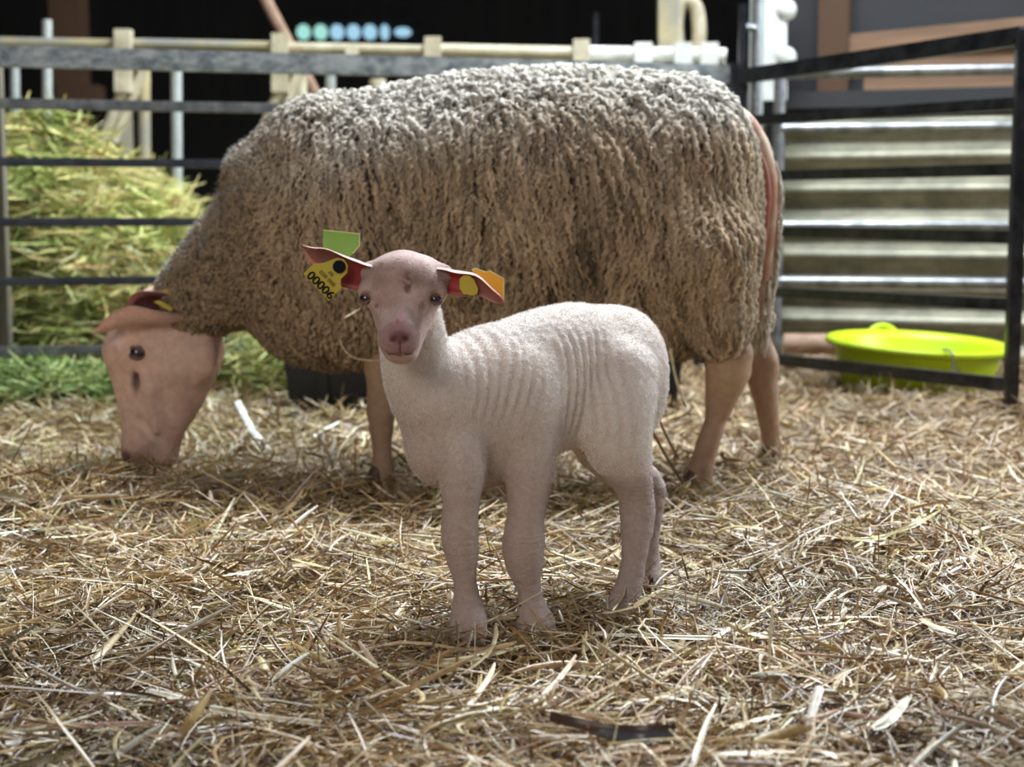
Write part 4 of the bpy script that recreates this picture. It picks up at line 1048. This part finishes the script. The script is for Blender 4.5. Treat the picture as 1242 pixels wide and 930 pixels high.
def field(n, y0, y1, L0, L1, w0, w1, zr, pr, lift=0, pitch=.20):
    yy = np.sqrt(rng.random(n) * ((y1 + .8) ** 2 - (y0 + .8) ** 2) + (y0 + .8) ** 2) - .8
    xx = (rng.random(n) * 2 - 1) * (.37 * yy + .28)
    edge = rng.random(n) < .12; xx = np.where(edge, np.sign(xx) * (.37 * yy + .28 + .5 * rng.random(n) ** 1.5), xx)
    clump = noise(np.column_stack([xx, yy, 0 * xx]), 6, 77)
    L = L0 + (L1 - L0) * rng.random(n) ** 1.8; wd = w0 + (w1 - w0) * rng.random(n) ** 2
    dirf = 2.2 * noise(np.column_stack([xx, yy, 0 * xx]), 3.5, 78)
    hd_ = np.where(rng.random(n) < .45, dirf + rng.normal(0, .5, n), rng.random(n) * 6.28)
    pt_ = rng.normal(0, pitch, n); cv = rng.normal(0, .55, n) * np.where(rng.random(n) < .2, 3, 1); kk = np.where(rng.random(n) < .14, rng.normal(0, 1.2, n), 0)
    z = gz(xx, yy) + zr * rng.random(n) ** 1.3 + .012 * np.clip(clump, 0, 1) + lift + np.abs(np.sin(pt_)) * L * .22
    wl = np.array(WA) ; wn = np.array([WB[1] - WA[1], -(WB[0] - WA[0])]); wn = wn / np.linalg.norm(wn)
    ok = (((xx - wl[0]) * wn[0] + (yy - wl[1]) * wn[1]) > .16)
    xx, yy, z, L, wd, hd_, pt_, cv, kk = (q_[ok] for q_ in (xx, yy, z, L, wd, hd_, pt_, cv, kk)); n = len(xx)
    V, Fa, kn = strands(xx, yy, z, L, wd, hd_, pt_, cv, kink=kk)
    far = sstep(2.9, 4.2, yy)
    c = pal(n, pr)
    grey = sstep(2.75, 3.3, yy) * sstep(-.15, -.5, xx); c = c * (1 - .5 * grey[:, None]) + c * np.array([.72, .86, .82]) * .5 * grey[:, None]
    brn = sstep(2.6, 3.4, yy) * sstep(.3, .8, xx); c = c * (1 - .4 * brn[:, None]) + np.array([.50, .33, .18]) * .4 * brn[:, None]
    c = c * np.where(c.mean(1) > .55, .96, .74)[:, None]
    patch = sstep(.1, .6, noise(np.column_stack([xx, yy, 0 * xx]), 4.2, 79))[:, None]; c = c * (1 - .35 * patch)
    return V, Fa, np.repeat(c, kn, 0)
def pack(name, parts, m, **kw):
    V = []; Fa = []; Cc = []; o = 0
    for v, f, c in parts: V.append(v); Fa.append(f + o); Cc.append(c); o += len(v)
    ob = mesh_np(name, np.vstack(V), np.vstack(Fa), m, None, np.vstack(Cc), smooth=False); tag(ob, **kw); return ob
pr_low = [.15, .09, .05, .02, .22, .23, .20, .03, .05, .05]
pr_mid = [.17, .17, .13, .07, .15, .14, .07, .05, .06, .07]
pr_top = [.12, .17, .20, .20, .09, .06, .03, .12, .06, .05]
parts = [field(39000, 1.15, 3.0, .02, .10, .0008, .0024, .018, pr_low, 0, .25), field(27000, 1.15, 3.0, .03, .12, .0007, .0026, .040, pr_mid, .004, .34),
         field(5200, 1.15, 3.1, .05, .20, .0010, .0034, .040, pr_top, .012, .24), field(1500, 1.15, 3.2, .04, .15, .0025, .0060, .036, pr_top, .013, .22),
         field(9000, 1.15, 3.0, .008, .035, .0009, .0028, .044, pr_top, .004, .5), field(4200, 1.15, 3.4, .03, .09, .0006, .0018, .03, pr_mid, .016, .75),
         field(27000, 2.9, 6.0, .03, .13, .0013, .0036, .035, pr_mid, .002, .32), field(7000, 2.8, 5.6, .05, .18, .0014, .0048, .04, pr_top, .008, .30),
         field(3600, 2.8, 5.0, .04, .13, .0010, .0028, .03, pr_mid, .02, .75)]
pack('straw_bedding', parts, M_straw, kind='stuff', label='thick golden and brown straw bedding covering the pen floor', cat='straw')

# hay heap behind the fence
def heap(n, cx, cy, rx, ry, hgt, L0, L1, w0, w1, pals, shape=None, zmin=-.02):
    a = rng.random(n) * 6.283; r_ = np.sqrt(rng.random(n)); x = cx + rx * r_ * np.cos(a); y = cy + ry * r_ * np.sin(a)
    h = hgt * np.clip(1 - r_ ** 2.6, 0, 1) ** .55
    if shape is not None: h = h * shape(x, y)
    p_ = np.column_stack([x, y, 0 * x]); h = h * (1 + .12 * noise(p_, 5, 81)) + .03 * noise(p_, 12, 82)
    z = np.maximum(h * (1 - .16 * rng.random(n) ** 2), zmin) + .01
    slope = rng.normal(0, .35, n)
    V, Fa, kn = strands(x, y, z, L0 + (L1 - L0) * rng.random(n), w0 + (w1 - w0) * rng.random(n) ** 2, rng.random(n) * 6.28, slope, rng.normal(0, 1.2, n))
    pc = np.asarray(pals); mixn = noise(p_ + z[:, None] * [0, 0, 1], 6, 83)
    ci = np.clip(((mixn * .9 + rng.normal(0, .45, n)) * .5 + .5) * len(pc), 0, len(pc) - 1).astype(int)
    c = np.clip(pc[ci] * (1 + .14 * rng.normal(0, 1, (n, 1))), .01, .9)
    return V, Fa, np.repeat(c, kn, 0)
HP = [[.12, .17, .04], [.26, .34, .08], [.44, .52, .15], [.62, .66, .26], [.70, .62, .26], [.58, .40, .18], [.78, .76, .45]]
sh = lambda x, y: np.clip(1.0 - .60 * sstep(-1.55, -.85, x) - .30 * sstep(-.9, -.4, x), .05, 1)
def core(name, cx, cy, rx, ry, hgt, shape, m, ny_=70):
    g = np.linspace(0, 1, ny_); aa = np.linspace(0, 2 * np.pi, 100, endpoint=False)
    R_2, A2 = np.meshgrid(g, aa, indexing='ij'); x = (cx + rx * R_2 * np.cos(A2)).ravel(); y = (cy + ry * R_2 * np.sin(A2)).ravel()
    h = hgt * np.clip(1 - R_2.ravel() ** 2.6, 0, 1) ** .55 * (shape(x, y) if shape else 1)
    p_ = np.column_stack([x, y, 0 * x]); h = h * (1 + .12 * noise(p_, 5, 81)) + .03 * noise(p_, 12, 82); h = h * .93 - .03
    I = np.arange(ny_ * 100).reshape(ny_, 100); J = np.roll(I, -1, 1)
    Fa = np.stack([I[:-1], I[1:], J[1:], J[:-1]], -1).reshape(-1, 4)
    c = np.tile([.17, .19, .06], (len(x), 1)); return np.column_stack([x, y, h]), Fa, c
hp = [core('c', -1.42, 5.32, 1.25, .62, .80, sh, None), heap(30000, -1.42, 5.32, 1.25, .62, .80, .05, .22, .0012, .0045, HP, sh),
      heap(5000, -1.42, 5.30, 1.27, .64, .83, .10, .30, .002, .006, HP[2:], sh)]
pack('hay_heap', hp, M_hay, kind='stuff', label='tall heap of green and yellow hay piled behind the left rail fence', cat='hay')
GP = [[.06, .10, .03], [.12, .20, .05], [.22, .32, .09], [.40, .48, .17], [.55, .58, .28]]
hp = [core('c', -1.30, 4.28, .36, .15, .075, None, None), heap(6000, -1.30, 4.28, .38, .17, .075, .04, .14, .0010, .0034, GP)]
pack('green_hay', hp, M_hay, kind='stuff', label='low strip of fresh green hay along the foot of the left rail fence', cat='hay')
hp = [core('c', -.62, 4.80, .55, .26, .22, None, None), heap(9000, -.62, 4.80, .57, .28, .23, .04, .15, .0010, .0034, HP[1:5] + [[.5, .58, .32]])]
pack('spilled_hay', hp, M_hay, kind='stuff', label='pale green hay spilled under the rails beneath the ewe\'s throat', cat='hay')

# ------------------------------------------------------------------ single stems and blades one can point to
def onbed(x, y, h):
    p = G(x, y, 0.0)
    for _ in range(3):
        p = G(x, y, float(gz(p[:1], p[1:2])[0]) + h)
    return p
def blade(name, pts, wd, th, c, label, cat, group=None, z0=None, fold=.25, kind_='leaf', Ys=None, m=None):
    q = [onbed(x, y, .040 if z0 is None else z0[i] + .012) if Ys is None else P(x, y, Ys[i]) for i, (x, y) in enumerate(pts)]
    n = 26; q = resample(np.array(q), n); t = np.linspace(0, 1, n)
    T = np.gradient(q, axis=0); T /= np.linalg.norm(T, axis=1)[:, None]
    view = q - np.array([0, 0, CAMH]); view /= np.linalg.norm(view, axis=1)[:, None]
    upv = np.array([0, -.35, 1.0]); S_ = np.cross(T, upv); S_ /= np.linalg.norm(S_, axis=1)[:, None]; N_ = np.cross(S_, T); N_ = np.where(N_[:, 2:3] < 0, -N_, N_)
    if kind_ == 'leaf': wv = wd * np.clip(np.sin(np.pi * (t * .93 + .07)) ** .6, .08, 1)
    else: wv = wd * (1 + .05 * np.sin(t * 40)) * np.ones(n)
    V = []
    m_ = 7
    for sgn in (1, -1):
        for i in range(n):
            for j in range(m_):
                f = -1 + 2 * j / (m_ - 1)
                V.append(q[i] + S_[i] * wv[i] * f + N_[i] * (wv[i] * fold * (1 - abs(f)) * 1.2 + .0006 * math.sin(j * 3.1) + sgn * th * .5 * (1 - .6 * abs(f))))
    I = np.arange(n * m_).reshape(n, m_); q1 = np.stack([I[:-1, :-1], I[:-1, 1:], I[1:, 1:], I[1:, :-1]], -1).reshape(-1, 4); n0 = n * m_
    F_ = [q1, q1[:, ::-1] + n0]
    for e_ in (I[:, 0], I[:, -1], I[0], I[-1]): F_.append(np.stack([e_[:-1], e_[1:], e_[1:] + n0, e_[:-1] + n0], -1))
    cc = np.tile(c, (len(V), 1)) * (1 + .10 * noise(np.array(V), 90, 5)[:, None])
    o = mesh_np(name, V, np.vstack(F_), m or M_straw, None, np.clip(cc, 0, .95), smooth=True); tag(o, label, cat, group); return o
BL = [
 ('dried_leaf', [(723, 769), (780, 771), (850, 773), (870, 771), (897, 752)], .0042, (.78, .80, .62), 'long pale greenish blade lying flat right of the lamb\'s hind hoof'),
 ('dried_leaf', [(1012, 652), (1045, 654), (1075, 650), (1110, 636), (1143, 617)], .0060, (.60, .55, .28), 'wide olive blade with a raised tip in the middle of the right side'),
 ('dried_leaf', [(1143, 617), (1170, 640), (1200, 668), (1222, 695)], .0040, (.60, .50, .26), 'thin tan blade running down right from the wide olive one'),
 ('dried_leaf', [(252, 668), (262, 645), (274, 622), (285, 603)], .0036, (.62, .60, .40), 'upright grey-green blade left of centre in front of the ewe\'s head'),
 ('dried_leaf', [(310, 642), (335, 628), (356, 610), (368, 592)], .0060, (.36, .24, .10), 'broad brown blade with its tip raised between the ewe\'s head and the lamb'),
 ('reed_stem', [(22, 882), (90, 880), (196, 876)], .0036, (.34, .20, .16), 'reddish-brown reed stem lying at bottom left'),
 ('straw_stem', [(180, 838), (215, 846), (245, 858)], .0055, (.84, .82, .76), 'split white straw stem at lower left, left of the long pale one'),
 ('straw_stem', [(255, 858), (310, 868), (390, 877)], .0045, (.84, .77, .60), 'long cream straw stem lying flat at lower left'),
 ('straw_stem', [(285, 786), (350, 783), (424, 775)], .0045, (.66, .50, .20), 'golden flat straw stem level with the lamb\'s hooves, left of them'),
 ('straw_stem', [(280, 750), (360, 753), (475, 771)], .0014, (.82, .76, .56), 'very thin pale stem just above the golden flat one'),
 ('straw_stem', [(0, 692), (40, 693), (86, 690)], .0042, (.76, .72, .62), 'whitish stem sticking in from the left edge'),
 ('straw_stem', [(375, 662), (405, 671), (436, 683)], .0044, (.22, .15, .12), 'dark brown stick lying left of the lamb\'s front leg'),
 ('straw_stem', [(797, 662), (830, 680), (876, 712)], .0060, (.72, .62, .38), 'thick straw bundle lying right of the lamb\'s hind leg, sloping down right'),
 ('dried_leaf', [(1058, 884), (1080, 870), (1106, 842)], .0065, (.82, .78, .64), 'short wide cream blade at bottom right'),
 ('straw_stem', [(984, 905), (984, 870), (994, 834)], .0046, (.80, .76, .70), 'upright whitish stem at bottom right, left of the short wide blade'),
 ('straw_stem', [(520, 690), (590, 695), (705, 700)], .0050, (.56, .42, .18), 'flat straw stem passing behind the lamb\'s legs'),
 ('dried_leaf', [(470, 806), (560, 800), (640, 782)], .0060, (.72, .62, .36), 'wide straw blade in front of the lamb\'s front hooves'),
 ('dried_leaf', [(85, 830), (120, 795), (165, 745)], .0065, (.46, .35, .18), 'brown-grey blade slanting up at left'),
 ('dried_leaf', [(212, 900), (235, 868), (258, 835)], .0060, (.46, .32, .13), 'dark golden blade pointing up at bottom left'),
 ('straw_stem', [(730, 700), (690, 720), (630, 740)], .0034, (.66, .50, .24), 'thin straw stem between the lamb\'s front and hind legs'),
]
for nm, pts, wd, c, lab in BL:
    n_ = len(pts); tipup = [.030] * n_
    if 'raised' in lab or 'upright' in lab or 'pointing up' in lab or 'slanting up' in lab: tipup = list(np.linspace(.022, .060, n_))
    blade(nm, pts, wd, .0010, c, lab, 'leaf' if nm == 'dried_leaf' else 'straw', z0=tipup, kind_='leaf' if nm == 'dried_leaf' else 'stem', fold=.45)
# dark curved strap at the bottom
q = resample(np.array([onbed(x, y, .068) for x, y in ((668, 868), (700, 877), (740, 884), (780, 886), (818, 884))]), 30)
b = MB(); b.tube(q, .0016, n=10, r2=.0052, up=(0, .3, 1)); st = b.build('dark_strap', mat('dark_brown_strap', (.045, .022, .014), .35, var=(.07, .035, .022), vscale=60))
tag(st, 'dark brown curved strap half buried in straw at the bottom', 'strap')
q = resample(np.array([onbed(x, y, .064) for x, y in ((716, 884), (745, 892), (780, 894), (816, 889))]), 30)
b = MB(); b.tube(q, .0016, n=10, r2=.0050, up=(0, .3, 1)); st = b.build('grey_strap', mat('slate_grey_strap', (.06, .06, .075), .3, spec=.6))
tag(st, 'slate grey shiny strap just below the dark brown one', 'strap')
# stems standing behind
blade('straw_stem', [(288, 486), (300, 510), (314, 532), (327, 547)], .0075, .002, (.72, .80, .80), 'thick pale stem slanting behind the ewe\'s head', 'straw', Ys=[3.62, 3.55, 3.48, 3.42], kind_='stem')
blade('straw_stem', [(380, 529), (395, 520), (412, 512)], .0060, .002, (.70, .74, .72), 'pale stem end near the black trough', 'straw', Ys=[3.55, 3.58, 3.62], kind_='stem')
blade('straw_stem', [(813, 422), (818, 450), (826, 480), (832, 494)], .0034, .0015, (.76, .72, .44), 'pale stem hanging from the belly wool beside the ewe\'s hind leg', 'straw', Ys=[2.93, 2.93, 2.93, 2.95], kind_='stem')
blade('straw_stem', [(782, 505), (795, 530), (812, 560), (828, 585)], .0034, .0015, (.26, .19, .12), 'dark stem leaning right of the lamb\'s rump', 'straw', Ys=[2.55, 2.62, 2.72, 2.82], kind_='stem')
blade('straw_stem', [(796, 500), (808, 528), (822, 555)], .0030, .0015, (.34, .25, .15), 'brown stem leaning beside the ewe\'s hind leg', 'straw', Ys=[2.65, 2.70, 2.78], kind_='stem')
def onwool(pts, r, c, lab, lift=.014):
    q = []
    for (x, y) in resample(np.array(pts, float), 14):
        s_ = surf(W, x, y, 2.74, 3.2); q.append(s_ if s_ is not None else (q[-1] if q else P(x, y, 2.9)))
    q = np.array(q); q[:, 1] -= lift
    b = MB(); b.tube(q, r, n=8); o = mesh_np('straw_stem', np.array(b.v), b.f, M_straw, None, np.tile(c, (len(b.v), 1))); tag(o, lab, 'straw')
onwool([(595, 202), (599, 218), (602, 232)], .0034, (.74, .58, .32), 'short straw caught in the wool high on the ewe\'s side')
onwool([(638, 265), (645, 278), (650, 288)], .0034, (.70, .52, .28), 'short straw caught in the wool in the middle of the ewe\'s side')
onwool([(373, 205), (380, 215), (378, 235)], .0050, (.42, .22, .09), 'brown seed husk caught in the wool of the ewe\'s shoulder')
onwool([(716, 286), (725, 294)], .0036, (.80, .70, .46), 'small pale chip caught in the wool on the ewe\'s flank')
onwool([(655, 168), (664, 152), (668, 140)], .0018, (.70, .58, .34), 'thin straw in the wool near the ewe\'s back')
onwool([(640, 84), (628, 78), (618, 76)], .0016, (.62, .45, .24), 'thin curved straw standing on the ewe\'s back')
onwool([(884, 186), (889, 190)], .0070, (.06, .035, .025), 'small dark clot in the wool of the ewe\'s rump')
blade('straw_stem', [(418, 385), (427, 380), (437, 374)], .0028, .001, (.84, .74, .46), 'pale straw splinter sticking out beside the lamb\'s cheek', 'straw', Ys=[2.78, 2.79, 2.80])
b = MB(); b.tube([P(x, y, 2.80) for x, y in ((412, 412), (418, 425), (430, 434), (446, 437), (462, 437))], .0016, n=7, sub=24)
tag(mesh_np('straw_stem', np.array(b.v), b.f, M_straw, None, np.tile((.66, .52, .32), (len(b.v), 1))), 'thin bowed stem hanging from the ewe\'s chest wool', 'straw')
